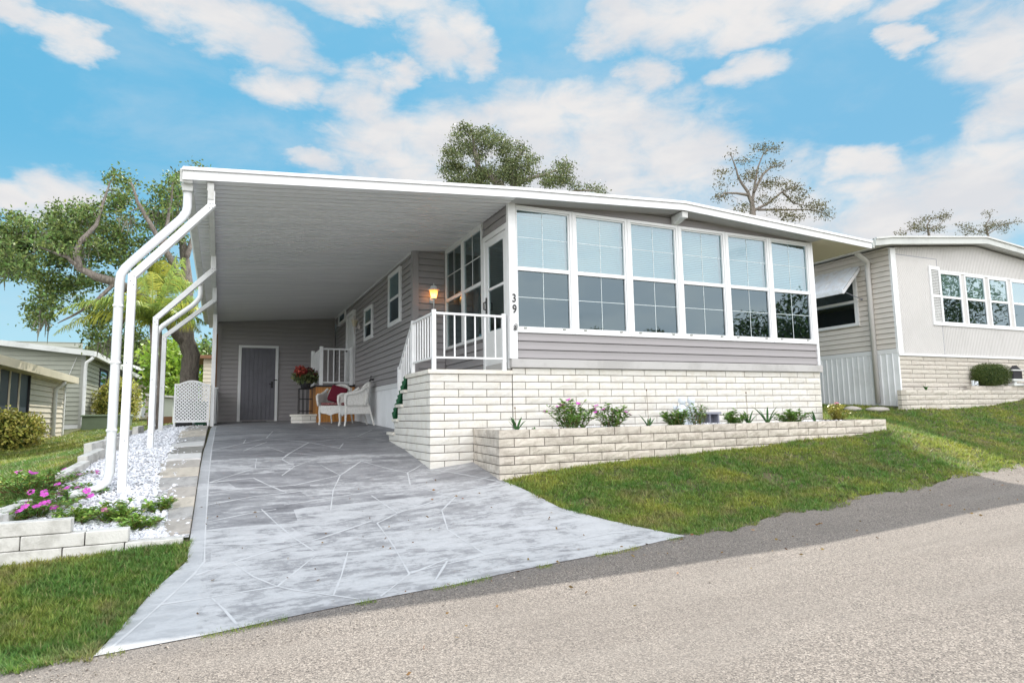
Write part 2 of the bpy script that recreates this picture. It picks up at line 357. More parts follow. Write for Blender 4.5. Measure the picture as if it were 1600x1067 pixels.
def part(name, mb, m, parent=None, smooth=False, bevel=0, label=None):
    og = origin_of(parent) if parent is not None else (0,0,0)
    me = mb if isinstance(mb, bpy.types.Mesh) else mesh(name, mb.v, mb.f, m, smooth, og)
    o = bpy.data.objects.new(name, me); link(o, parent)
    if parent is not None: ORI[o.name] = og
    if label: o['label'] = label
    if bevel:
        b = o.modifiers.new('bevel', 'BEVEL'); b.width = bevel; b.segments = 2; b.limit_method = 'ANGLE'
    return o
def thing(name, label, cat, loc=(0,0,0), group=None):
    o = bpy.data.objects.new(name, None); C.objects.link(o); o.location = loc; o.empty_display_size = .2
    ORI[o.name] = tuple(loc); o['label'] = label; o['category'] = cat
    if group: o['group'] = group
    return o
def solo(name, mb, m, label, cat, loc=(0,0,0), group=None, smooth=False, bevel=0):
    me = mb if isinstance(mb, bpy.types.Mesh) else mesh(name, mb.v, mb.f, m, smooth, loc)
    o = bpy.data.objects.new(name, me); C.objects.link(o); o.location = loc
    o['label'] = label; o['category'] = cat
    if group: o['group'] = group
    if bevel:
        b = o.modifiers.new('bevel', 'BEVEL'); b.width = bevel; b.segments = 2; b.limit_method = 'ANGLE'
    return o
def setting(name, me, kind='structure'):
    o = bpy.data.objects.new(name, me); C.objects.link(o); o['kind'] = kind; return o
def copy_tree(o, parent=None):
    c = o.copy(); C.objects.link(c); c.parent = parent
    for ch in list(o.children): copy_tree(ch, c)
    return c

# lap siding between two ground points, z0..z1, outward normal to the right of p->q
def siding(mb, p, q, z0, z1, lap=.115, proud=.014, ztop=None):
    p = Vector((p[0], p[1], 0)); q = Vector((q[0], q[1], 0)); d = (q-p).normalized(); n = Vector((d.y, -d.x, 0))
    z = z0
    while z < z1-1e-4:
        t = min(z+lap, z1)
        f = proud*(t-z)/lap
        gp = lap*.10
        a = [(-.022, z), (-.022, z+gp), (proud, z+gp), (proud*.95, z+lap*.2), (proud*.35, z+(t-z)*.55), (.002, t), (-.03, t), (-.03, z)]
        vs = [p+n*x+Vector((0,0,zz)) for x, zz in a]+[q+n*x+Vector((0,0,zz)) for x, zz in a]
        k = len(a); mb.add(vs, [(i, (i+1)%k, k+(i+1)%k, k+i) for i in range(k)]+[tuple(range(k))[::-1], tuple(range(k, 2*k))])
        z = t
    return mb
# split-face block courses along p->q: list of (z0,z1,s0,s1,offset)
def blocks(mb, p, q, rows, L=.397, gap=.011, rough=.006, depth=.09, half0=0):
    p = Vector((p[0], p[1], 0)); q = Vector((q[0], q[1], 0)); d = (q-p).normalized(); n = Vector((d.y, -d.x, 0)); T = (q-p).length
    for r, (z0, z1, s0, s1) in enumerate(rows):
        s1 = min(s1, T); st = s0-(L/2 if (r+half0) % 2 else 0)
        while st < s1-.02:
            a = max(st, s0)+gap*.5; b = min(st+L, s1)-gap*.5
            if s1-(st+L) < .05 and st+L < s1: b = s1-gap*.5
            st += L
            if b-a < .03: continue
            if s1-b < .05 and b < s1-gap: st = s1
            nx, nz = max(2, int((b-a)/.05)), 3; lean = random.uniform(-.003,.003)
            vs = []; fs = []
            for j in range(nz+1):
                for i in range(nx+1):
                    edge = i in (0, nx) or j in (0, nz)
                    o = -.0025 if edge else random.uniform(-.001, rough)*.8+lean
                    vs.append(p+d*(a+(b-a)*i/nx)+n*o+Vector((0,0,z0+gap*.45+(z1-z0-gap*.9)*j/nz)))
            for j in range(nz):
                for i in range(nx):
                    k = j*(nx+1)+i; fs.append((k, k+1, k+nx+2, k+nx+1))
            k = len(vs)
            for j in (0, nz):
                for i in (0, nx):
                    vs.append(Vector(vs[j*(nx+1)+i])-n*depth)
            A, B, C2, D = 0, nx, nz*(nx+1), nz*(nx+1)+nx
            fs += [(A, k, k+1, B) if False else (B, A, k, k+1), (C2, D, k+3, k+2), (A, C2, k+2, k), (D, B, k+1, k+3)]
            # bottom/top/sides as fans along the grid edge
            mb.add(vs, fs)
    return mb
def rows_down(ztop, zbot, s0, s1, h=.1016):
    out = []; z = ztop
    while z > zbot+.01: out.append((z-h, z, s0, s1)); z -= h
    return out
# ------------------------------------------------------------------ foliage
def leaf_quads(P, size, flat=0.0, aspect=.5, rs=None):
    rs = rs or rng; n = len(P)
    d = rs.normal(size=(n,3)); d[:,2] *= (1-flat); d /= np.linalg.norm(d, axis=1)[:,None]
    u = rs.normal(size=(n,3)); u -= (u*d).sum(1)[:,None]*d; u /= np.linalg.norm(u, axis=1)[:,None]
    s = (size*rs.uniform(.6,1.3,n))[:,None]
    tip = P+d*s; mid = P+d*s*.45
    return np.stack([P, mid+u*s*aspect*.5, tip, mid-u*s*aspect*.5], 1).reshape(-1,3)
def foliage_mesh(name, P, size, m, origin, **k): return fastmesh(name, leaf_quads(np.asarray(P), size, **k), 4, m, origin)
def wiggle(a, b, n=5, amp=.12):
    a = Vector(a); b = Vector(b); L = (b-a).length; out = []
    for i in range(n+1):
        t = i/n; o = Vector((random.gauss(0,1), random.gauss(0,1), random.gauss(0,1)))*amp*L*math.sin(math.pi*t)*.5
        out.append(a.lerp(b, t)+o+Vector((0,0,.10*L*math.sin(math.pi*t))))
    return out
def ell_points(ells, n, Y, dy):
    wts = np.array([e[2]*e[3] for e in ells], float); wts /= wts.sum(); out = []
    for k in rng.choice(len(ells), n, p=wts):
        u, v, ru, rv = ells[k][:4]; a = rng.uniform(0, 2*math.pi); r = math.sqrt(rng.uniform(0, 1))
        dd = rng.normal(0, dy)*math.sqrt(max(.05, 1-r*r*.8))
        out.append(W(u+ru*r*math.cos(a), v+rv*r*math.sin(a), Y+max(-2.5*dy, min(2.5*dy, dd))))
    return out
def tree(name, label, cat_, limbs, ells, ncl, Y, dy, bark, leafm, leaf=.13, per=45, spread=.32, twig=.02, group=None, moss=0, base=None):
    base = base or limbs[0][0][0]
    loc = (base[0], base[1], base[2])
    T = thing(name, label, cat_, loc, group)
    tb = MB(); nodes = []
    for path, r in limbs:
        pts = []
        for i in range(len(path)-1):
            for k in range(3):
                t = k/3; pts.append((Vector(path[i]).lerp(Vector(path[i+1]), t)+Vector((random.gauss(0,1),random.gauss(0,1),random.gauss(0,1)))*r[0]*.045, r[i]+(r[i+1]-r[i])*t))
        pts.append((Vector(path[-1]), r[-1]))
        tb.tube([p for p, _ in pts], [x for _, x in pts], 9); nodes += pts[2:] if len(pts) > 4 else pts
    NP = np.array([p for p, _ in nodes]); cl = ell_points(ells, ncl, Y, dy); LP = []
    cl.sort(key=lambda c: np.min(np.linalg.norm(NP-np.array(c), axis=1)))
    for c in cl:
        dd = np.linalg.norm(NP-np.array(c), axis=1); k = int(np.argmin(dd)); r = min(nodes[k][1]*.6, twig*(1+dd[k]*.35)) if k < len(nodes) else twig
        path = wiggle(nodes[k][0], c, 4, .18); rr = [r*(1-.8*i/4) for i in range(5)]
        tb.tube(path, rr, 5, cap=False)
        nodes += [(path[2], r*.7), (path[3], r*.5)]; NP = np.vstack([NP, path[2], path[3]])
        q = rng.normal(0, spread, (per, 3)); q[:,2] *= .6
        along = rng.uniform(.55, 1.05, per)[:,None]
        LP.append(np.array(path[2])*(1-along)+np.array(c)*along+q)
    part('trunk', tb, M[bark], T, smooth=True)
    part('crown', foliage_mesh('crown', np.concatenate(LP), leaf, M[leafm], loc), None, T)
    if moss:
        V = []
        for c in random.sample(cl, min(moss, len(cl))):
            L = random.uniform(.25, .6)
            for _ in range(14):
                a = np.array(c)+rng.normal(0, .1, 3); b = a+np.array([random.gauss(0,.05), random.gauss(0,.05), -L*random.uniform(.4,1)]); wd = .018
                V += [a+[-wd,0,0], a+[wd,0,0], b+[wd*.3,0,0], b+[-wd*.3,0,0]]
        part('hanging_moss', fastmesh('hanging_moss', V, 4, M['moss'], loc), None, T)['kind'] = 'stuff'
    return T
def bush(name, label, cat_, c, r, n, leaf, leafm, group=None, core='leafdark', power=.5, boxy=2.0, lumps=1.0):
    T = thing(name, label, cat_, (c[0], c[1], c[2]-r[2]), group)
    d = rng.normal(size=(n,3)); d /= np.linalg.norm(d, axis=1)[:,None]
    if boxy != 2.0: d /= (np.abs(d)**boxy).sum(1)[:,None]**(1/boxy)
    lump = 1+lumps*(.10*np.sin(d[:,0]*7+c[0])+.08*np.sin(d[:,2]*9+d[:,1]*6))
    P = np.array(c)+d*np.array(r)*(rng.uniform(.75,1.02,n)*lump)[:,None]
    tb = MB(); 
    for k in range(7):
        q = random.randrange(n); tb.tube(wiggle((c[0]+random.uniform(-.05,.05), c[1], c[2]-r[2]), Vector(c).lerp(Vector(P[q]), .8), 4, .1), [.015,.013,.01,.007,.004], 5)
    part('stem', tb, M['stem'], T)
    part('foliage', foliage_mesh('foliage', P, leaf, M[leafm], (c[0], c[1], c[2]-r[2])), None, T)
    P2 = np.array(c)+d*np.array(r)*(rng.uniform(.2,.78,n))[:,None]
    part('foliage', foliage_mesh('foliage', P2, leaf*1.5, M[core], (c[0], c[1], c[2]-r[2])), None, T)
    return T
# ================================================================== SETTING
DL = [(-.56,4.08),(-.36,4.98),(-.187,5.46),(-.19,6.14),(-.19,6.9),(-.19,7.96),(-.18,10.3),(-.15,13.4),(-.14,19.12)]
DR = [(3.75,4.64),(3.36,5.25),(3.10,5.74),(3.05,6.27),(2.97,6.86),(3.12,7.96),(3.12,10.3),(3.12,13.4),(3.12,19.12)]
def in_drive(x, y):
    ly = [p[1] for p in DL]; ry = [p[1] for p in DR]
    xl = np.interp(y, ly, [p[0] for p in DL]); xr = np.interp(y, ry, [p[0] for p in DR])
    return (y > road_edge(x)-.02) & (x > xl) & (x < xr) & (y < 19.2)
def axis(parts): return np.unique(np.concatenate([np.arange(a, b, s) for a, b, s in parts]))
gx = axis([(-300,-60,40),(-60,-16,4),(-16,-4,.8),(-4,14,.18),(14,24,.6),(24,60,4),(60,301,40)])
gy = axis([(-300,-60,40),(-60,-8,4),(-8,3,.8),(3,12,.18),(12,24,.5),(24,60,3),(60,401,40)])
GX, GY = np.meshgrid(gx, gy); GZ = G(GX, GY)
GZ = GZ-.012*in_drive(GX, GY)-.03*((GY < road_edge(GX)-.05) & (GY > road_edge(GX)-9))
nx_, ny_ = len(gx), len(gy)
V = np.stack([GX, GY, GZ], -1).reshape(-1, 3)
F = [(j*nx_+i, j*nx_+i+1, (j+1)*nx_+i+1, (j+1)*nx_+i) for j in range(ny_-1) for i in range(nx_-1)]
m = bpy.data.materials.new('lawn soil'); m.use_nodes = True; t = NT(m.node_tree); co = t.n.new('ShaderNodeTexCoord').outputs['Object']
a = t.noise(co, 1.3, 6, .7); b = t.noise(co, 26, 5, .7)
c = t.ramp(a, [(.3, (.06,.09,.025)), (.52, (.10,.11,.04)), (.7, (.19,.145,.09))])
c = t.mix(t.rng(b, .45, .7), c, (.11,.085,.05))
t.l.new(c, t.n['Principled BSDF'].inputs['Base Color']); t.n['Principled BSDF'].inputs['Roughness'].default_value = .95
bp = t.n.new('ShaderNodeBump'); bp.inputs['Distance'].default_value = .04; t.l.new(b, bp.inputs['Height']); t.l.new(bp.outputs[0], t.n['Principled BSDF'].inputs['Normal'])
M['soil'] = m
setting('ground', mesh('ground', V, F, m, smooth=True))
# road
m = bpy.data.materials.new('chip seal asphalt'); m.use_nodes = True; t = NT(m.node_tree); co = t.n.new('ShaderNodeTexCoord').outputs['Object']
vo = t.n.new('ShaderNodeTexVoronoi'); vo.inputs['Scale'].default_value = 135; t.l.new(co, vo.inputs['Vector'])
cs = t.n.new('ShaderNodeSeparateXYZ'); t.l.new(vo.outputs['Color'], cs.inputs[0])
c = t.ramp(cs.outputs[0], [(0, (.065,.056,.050)), (.3, (.165,.142,.125)), (.7, (.245,.210,.182)), (1, (.38,.335,.295))])
c = t.mix(t.rng(t.noise(co, .8, 5, .6), .35, .7, 0, .4), c, (.155,.134,.118))
trk = t.noise(t.scaled(co, (.18, 1.6, 1)), 1.4, 4, .6)
c = t.mix(t.rng(trk, .42, .66, 0, .22), c, (.30,.27,.24))
c = t.mix(t.rng(t.noise(co, 320, 2, .5), .56, .70, 0, .6), c, (.10,.09,.085))
ed = t.n.new('ShaderNodeSeparateXYZ'); t.l.new(co, ed.inputs[0])
dist = t.math('SUBTRACT', t.math('MULTIPLY_ADD', ed.outputs[0], .13, 4.15), ed.outputs[1])
c = t.mix(t.math('MULTIPLY', t.rng(t.math('ADD', dist, t.math('MULTIPLY', t.noise(co, 3, 4), .18)), .12, .35, 1, 0), t.rng(ed.outputs[0], 5.5, 2.5, 0, .35)), c, (.14,.13,.125))
t.l.new(c, t.n['Principled BSDF'].inputs['Base Color']); t.n['Principled BSDF'].inputs['Roughness'].default_value = .85
bp = t.n.new('ShaderNodeBump'); bp.inputs['Distance'].default_value = .006; bp.inputs['Strength'].default_value = .8
t.l.new(vo.outputs['Distance'], bp.inputs['Height']); t.l.new(bp.outputs[0], t.n['Principled BSDF'].inputs['Normal'])
xs = axis([(-60,-6,3),(-6,14,.12),(14,80,3)]); ds = [0,.12,.4,.8,1.4,2,3,4,6,8]
V = []; 
for d in ds:
    for x in xs:
        y = road_edge(x)-d+(.06+.03*math.sin(x*5.1)+.02*math.sin(x*13.7+1) if d == 0 else 0)
        V.append((x, y, g1(x, y)+(.008 if d else .009)))
n = len(xs); F = [(j*n+i, (j+1)*n+i, (j+1)*n+i+1, j*n+i+1) for j in range(len(ds)-1) for i in range(n-1)]
setting('road', mesh('road', V, F, m, smooth=True))
mb = MB()                                                       # a crack in the asphalt
for path in ([(3.86,3.16),(3.93,3.19),(3.99,3.185),(4.05,3.19),(4.1,3.165),(4.17,3.18),(4.25,3.15),(4.32,3.14)],):
    mb.tube([(x, y, g1(x, y)+.006) for x, y in path], .0035, 5)
setting('road_crack', mesh('road_crack', mb.v, mb.f, M['mortarold']))
# driveway
m = bpy.data.materials.new('worn sealed concrete with painted sheen'); m.use_nodes = True; t = NT(m.node_tree); co = t.n.new('ShaderNodeTexCoord').outputs['Object']
sp = t.n.new('ShaderNodeSeparateXYZ'); t.l.new(co, sp.inputs[0])
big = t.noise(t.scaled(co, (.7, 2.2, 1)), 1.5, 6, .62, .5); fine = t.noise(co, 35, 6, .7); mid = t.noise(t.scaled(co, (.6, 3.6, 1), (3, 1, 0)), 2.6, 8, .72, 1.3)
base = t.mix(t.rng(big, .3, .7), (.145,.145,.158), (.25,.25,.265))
wear_sheen = t.rng(sp.outputs[1], 12.5, 4.8)                            # worn sealer plus sky sheen painted into the colour, paler towards the street
vo = t.n.new('ShaderNodeTexVoronoi'); vo.inputs['Scale'].default_value = 1.5; vo.distance = 'CHEBYCHEV'; t.l.new(t.scaled(co, (.55, 1.25, 1)), vo.inputs['Vector'])
vs_ = t.n.new('ShaderNodeSeparateXYZ'); t.l.new(vo.outputs['Color'], vs_.inputs[0])
pat = t.noise(t.scaled(co, (.9, 1.6, 1), (1, 7, 0)), 3.2, 8, .68, .25)
wv_ = t.math('ADD', t.math('ADD', t.math('MULTIPLY', mid, 1.1), t.math('ADD', t.math('ADD', t.math('MULTIPLY', fine, .45), t.math('MULTIPLY', t.noise(t.scaled(co, (1, 1.5, 1), (4, 2, 0)), 9, 6, .7, .8), .8)), t.math('MULTIPLY', pat, 1.6))), t.math('ADD', t.math('MULTIPLY', wear_sheen, .50), t.math('MULTIPLY', vs_.outputs[0], .42)))
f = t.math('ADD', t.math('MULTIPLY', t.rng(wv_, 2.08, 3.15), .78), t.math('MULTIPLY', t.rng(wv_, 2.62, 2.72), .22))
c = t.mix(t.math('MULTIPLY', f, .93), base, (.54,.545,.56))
c = t.mix(t.rng(fine, .5, .75, 0, .25), c, (.12,.12,.13))
bd = t.rng(sp.outputs[0], -.075, -.09)                            # the pale border band on the left
c = t.mix(t.math('MULTIPLY', bd, .6), c, (.46,.47,.49))
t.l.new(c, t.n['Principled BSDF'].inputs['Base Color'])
t.l.new(t.rng(mid, .3, .7, .38, .75), t.n['Principled BSDF'].inputs['Roughness']); t.n['Principled BSDF'].inputs['Specular IOR Level'].default_value = .5
bp = t.n.new('ShaderNodeBump'); bp.inputs['Distance'].default_value = .004; bp.inputs['Strength'].default_value = .6; t.l.new(fine, bp.inputs['Height']); t.l.new(bp.outputs[0], t.n['Principled BSDF'].inputs['Normal'])
def resample(P, n):
    out = []
    for i in range(len(P)-1):
        n = max(2, int(math.dist(P[i], P[i+1])/.04)) if n == 6 else n
        for k in range(n): out.append(np.array(P[i])*(1-k/n)+np.array(P[i+1])*k/n)
    return out+[np.array(P[-1])]
def paired(A, B):
    oa, ob = [], []
    for i in range(len(A)-1):
        n = max(3, int(math.dist(A[i], A[i+1])/.11))
        for k in range(n): oa.append(np.array(A[i])*(1-k/n)+np.array(A[i+1])*k/n); ob.append(np.array(B[i])*(1-k/n)+np.array(B[i+1])*k/n)
    return oa+[np.array(A[-1])], ob+[np.array(B[-1])]
L2, R2 = paired(DL, DR); V = []; NN = 34
def dz(x, y): return g1(x, y)+.014
for a, b in zip(L2, R2):
    for k in range(NN+1):
        p = a+(b-a)*k/NN; V.append((p[0], p[1], dz(*p)))
nt = len(V)
for i, (a, b) in enumerate(zip(L2, R2)): V += [(a[0], a[1], dz(*a)-.1), (b[0], b[1], dz(*b)-.1)]
F = [(j*(NN+1)+i, j*(NN+1)+i+1, (j+1)*(NN+1)+i+1, (j+1)*(NN+1)+i) for j in range(len(L2)-1) for i in range(NN)]
for j in range(len(L2)-1):
    F += [(j*(NN+1), (j+1)*(NN+1), nt+2*(j+1), nt+2*j), (j*(NN+1)+NN, nt+2*j+1, nt+2*j+3, (j+1)*(NN+1)+NN)]
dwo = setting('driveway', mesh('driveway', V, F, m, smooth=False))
from mathutils.bvhtree import BVHTree
bvh = BVHTree.FromPolygons([tuple(v) for v in V], F)
def drape(x, y):
    h = bvh.ray_cast(Vector((x, y, 3)), Vector((0, 0, -1)))
    return h[0].z if h[0] else dz(x, y)
LN = [[(-.49,4.16),(-.3,4.71),(-.13,5.18),(-.07,5.41),(-.08,6.16),(-.09,7.81),(-.085,10.24),(-.07,13),(-.06,18)],
[(-.3,4.71),(.01,4.72),(.39,4.75),(.73,5.32)],[(-.12,5.15),(.12,5.32),(.38,5.49),(.8,5.68),(1.3,6.03)],[(.12,5.32),(.25,4.99),(.39,4.75),(.49,4.64),(.72,4.44),(.85,4.32)],
[(-.01,4.7),(.06,4.49),(.13,4.22)],[(.95,5.27),(.82,4.79),(.71,4.44)],[(.39,6.69),(.49,6.2),(.6,5.74),(.73,5.32),(1.3,5.24)],[(1.33,5.94),(1.33,5.57),(1.32,5.24),(1.28,4.66),(1.64,4.87)],
[(1.28,4.66),(.99,4.31)],[(-.07,5.79),(.2,5.7),(.51,5.67)],[(-.07,6.16),(.22,6.1),(.53,6.1)],[(-.07,6.42),(.23,6.56),(.52,6.65)],[(-.08,6.98),(.34,7.16),(1.02,7.31)],
[(-.08,7.81),(.37,7.94),(.51,7.59),(.67,7.23)],[(-.08,7.81),(.4,8.39),(.87,8.48),(1.24,8.97)],[(-.08,8.49),(.41,8.43),(.45,8.98)],[(-.09,8.81),(.29,9.0),(.75,8.89),(.87,8.48),(.68,8.02)],
[(.75,8.89),(.88,9.29),(1.26,10.35),(.7,11.2)],[(.31,9.61),(.67,10.61)],[(.34,10.57),(.39,11.14)],[(-.1,9.71),(.34,10.57),(.7,11.2)],[(.63,10.01),(.82,9.41),(1.25,9.06)],
[(-.07,7.42),(.35,7.51),(.77,7.54),(1.33,7.91),(1.72,8.64)],[(1.33,7.91),(1.18,8.5)],[(1.33,7.91),(1.14,7.22),(1.0,6.47)],[(1.14,7.22),(1.57,7.32),(1.98,7.18),(2.23,6.59)],
[(1.72,8.64),(1.92,8.21),(2.13,7.85),(2.41,8.21)],[(1.48,6.89),(1.58,6.18),(1.33,5.94)],[(1.58,6.18),(2.21,6.54)],[(.6,6.78),(1.07,6.92),(1.52,7.05)],[(1.26,10.35),(1.6,9.62),(1.74,10.12)],
[(1.62,4.82),(1.40,4.45)],[(1.95,4.84),(1.87,5.55),(2.0,6.11),(2.4,6.67)],[(1.29,4.69),(1.95,4.84),(2.79,4.89)],[(2.79,4.89),(3.22,4.95),(3.50,4.76)],[(2.12,6.28),(2.69,6.31),(2.96,5.94),(3.02,5.65),(3.42,4.95)],
[(2.93,6.6),(2.90,6.86),(2.5,7.86),(2.40,7.94)],[(.7,11.2),(.9,12.6),(1.9,12.9),(2.6,12.1)],[(.9,12.6),(.3,14.2),(-.06,14)],[(1.9,12.9),(2.0,14.6),(1.2,16.0),(.3,14.2)],[(1.2,16),(1.0,17.8)],[(1.26,10.35),(2.1,10.9),(2.6,12.1)],
[(2.23,6.59),(2.4,6.67),(2.9,6.7)],[(1.98,7.18),(2.13,7.85)],[(2.1,10.9),(2.42,10.2)]]
V = []; F = []
for li, path in enumerate(LN):
    pts = resample(path, 6); base_w = (.0072 if li else .008)*random.uniform(.75, 1.15)
    k0 = len(V)
    for i, p in enumerate(pts):
        d = pts[min(i+1, len(pts)-1)]-pts[max(i-1, 0)]; d = d/np.linalg.norm(d); nrm = np.array([-d[1], d[0]])
        wd = base_w*(.8+.25*math.sin(i*.5+li))*(1+.9*abs(d[0])); z = 0
        for s_ in (-1, 1):
            q = p+nrm*wd*s_; V.append((q[0], q[1], drape(*q)+.0016+.0002*(li % 5)))
    F += [(k0+2*i, k0+2*i+1, k0+2*i+3, k0+2*i+2) for i in range(len(pts)-1)]
setting('driveway_joint_lines', mesh('driveway_joint_lines', V, F, mat('scored white joint', (.54,.55,.565), .75, .2, mott=.6, mscale=9, dark=(.45,.45,.47))))
# pebble bed base and planter fill
def sheet(name, poly_x, y0, y1, m, dzz, zf=None, step=.15):
    V = []; ys = np.arange(y0, y1+step, step); xs_ = np.linspace(0, 1, 9)
    for y in ys:
        a, b = poly_x(y)
        for q in xs_: x = a+(b-a)*q; V.append((x, y, (zf(x, y) if zf else g1(x, y))+dzz))
    n = 9; F = [(j*n+i, j*n+i+1, (j+1)*n+i+1, (j+1)*n+i) for j in range(len(ys)-1) for i in range(n-1)]
    return mesh(name, V, F, m)
def bed_x(y):
    return (np.interp(y, [5.98, 7.4, 10, 15, 20], [-1.75, -1.56, -1.60, -1.62, -1.55]), -.2)
setting('gravel_bed', sheet('gravel_bed', bed_x, 6.02, 18.6, M['bedsoil'], .022))
def pebbles(pts, size):                                       # irregular chips, one mesh
    ico = np.array([(0,0,1),(.9,0,.3),(.28,.85,.35),(-.72,.53,.3),(-.72,-.53,.35),(.28,-.85,.3),(.1,.1,-.8)])
    fa = [(0,1,2),(0,2,3),(0,3,4),(0,4,5),(0,5,1),(6,2,1),(6,3,2),(6,4,3),(6,5,4),(6,1,5)]
    n = len(pts); an = rng.uniform(0, 2*np.pi, n); s = size*rng.uniform(.5, 1.35, n)
    B = ico[None]*(1+rng.uniform(-.25, .25, (n, 7, 3)))*np.stack([s, s*rng.uniform(.5, .9, n), s*rng.uniform(.3, .6, n)], 1)[:,None]
    tl = rng.normal(0, .5, n)[:,None]; z = B[...,2]+B[...,0]*tl
    x = B[...,0]*np.cos(an)[:,None]-B[...,1]*np.sin(an)[:,None]; y = B[...,0]*np.sin(an)[:,None]+B[...,1]*np.cos(an)[:,None]
    Q = np.stack([x, y, z], -1)+np.asarray(pts)[:,None]
    return Q[:, np.array(fa).ravel()].reshape(-1, 3)
P = []
for _ in range(26000):
    y = 6.05+12.4*random.random()**1.5; a, b = bed_x(y); x = random.uniform(a+.04, b-.02)
    if x > -.56 and y > 7.0 and random.random() < .9: continue
    if x > -.36 and random.random() < .93: continue
    P.append((x, y))
P = np.array(P); P = np.c_[P, G(P[:,0], P[:,1])+.03+rng.uniform(-.006, .010, len(P))]
o = setting('white_pebbles', fastmesh('white_pebbles', pebbles(P, .026), 3, M['pebble']), 'stuff')
# ================================================================== MOBILE HOME
H = thing('mobile_home', 'grey sided mobile home with six white framed porch windows above a cream block wall', 'house', (6, 12, 0))
def zc(x): return 2.65+.0765*(x+.12)
def zroof(x): return zc(x) if x < 3.6 else (2.9346+(x-3.6)*.0561 if x < 6.46 else 3.095-(x-6.46)*.0507)
YF, YB = 7.66, 20.6
prof = [(-.36, zroof(-.36)), (3.6, zroof(3.6)), (6.46, zroof(6.46)), (10.64, zroof(10.64))]
part('roof', MB().prism([(x, z+.034) for x, z in prof]+[(x, z+.105) for x, z in prof[::-1]], 'y', YF+.012, YB), M['roofmetal'], H)
fp = [(-.45, zroof(-.45)), (3.6, zroof(3.6)), (6.46, zroof(6.46)), (10.70, zroof(10.70))]
part('fascia', MB().prism([(x, z-.005) for x, z in fp]+[(x, z+.092) for x, z in fp[::-1]], 'y', YF-.018, YF+.012), M['fascia'], H)
part('roof_edge_cap', MB().prism([(x-.012 if i == 0 else x, z+.095) for i, (x, z) in enumerate(fp)]+[(x, z+.133) for x, z in fp[::-1]], 'y', YF-.045, YF+.11), M['fascia'], H)
part('side_fascia', MB().box(10.645, 10.70, YF+.013, YB, zroof(10.7)-.005, zroof(10.7)+.11), M['fascia'], H)
part('soffit', MB().prism([(3.60, zroof(3.6)+.018), (6.46, zroof(6.46)+.018), (9.5, zroof(9.5)+.018), (9.5, zroof(9.5)), (6.46, zroof(6.46)), (3.6, zroof(3.6))], 'y', YF+.013, 7.99), M['soffit'], H)
part('side_soffit', MB().prism([(9.502, zroof(9.5)+.018), (10.64, zroof(10.64)+.018), (10.64, zroof(10.64)-.002), (9.502, zroof(9.5)-.002)], 'y', YF+.013, YB), M['tansoffit'], H)
mb = MB(); mb.prism([(7.68, 2.985), (7.74, 2.985), (7.955, 2.93), (7.955, 3.075), (7.68, 3.085)], 'x', 6.44, 6.55); part('ridge_bracket', mb, M['whitedull'], H, bevel=.006)
# front wall
s = MB(); siding(s, (3.70, 7.955), (9.47, 7.955), .755, 1.115, lap=.12); part('siding_wall', s, M['siding'], H)
s = MB(); siding(s, (3.66, 7.975), (9.50, 7.975), 2.935, 3.16, lap=.12); part('gable_siding', s, M['siding'], H)
part('sill_board', MB().box(3.60, 9.555, 7.915, 8.02, .632, .752).box(3.60, 3.70, 8.02, 8.95, .60, .72), M['sill'], H, bevel=.008)
r = rows_down(.538, -.50, 0, 9.53-3.625); r = [(.538, .63, 0, 9.53-3.625)]+r
bw = MB(); blocks(bw, (3.625, 7.96), (9.53, 7.96), r, half0=1); part('block_wall', bw, M['block'], H)
bw = MB(); blocks(bw, (9.53, 7.96), (9.53, 11.5), [(a, b, c, 3.5) for a, b, c, d in r]); part('side_block_wall', bw, M['block'], H)
part('mortar', MB().box(3.63, 9.518, 7.975, 8.1, -.6, .629).box(9.40, 9.515, 8.101, 11.5, -.6, .629), M['mortar'], H)
part('corner_trim', MB().box(3.585, 3.70, 7.925, 7.985, .753, 2.95).box(3.585, 3.64, 7.986, 8.0, .753, 2.95), M['white'], H, bevel=.004)
part('corner_trim', MB().box(9.47, 9.52, 7.925, 8.05, .753, 2.95), M['whitev'], H, bevel=.004)
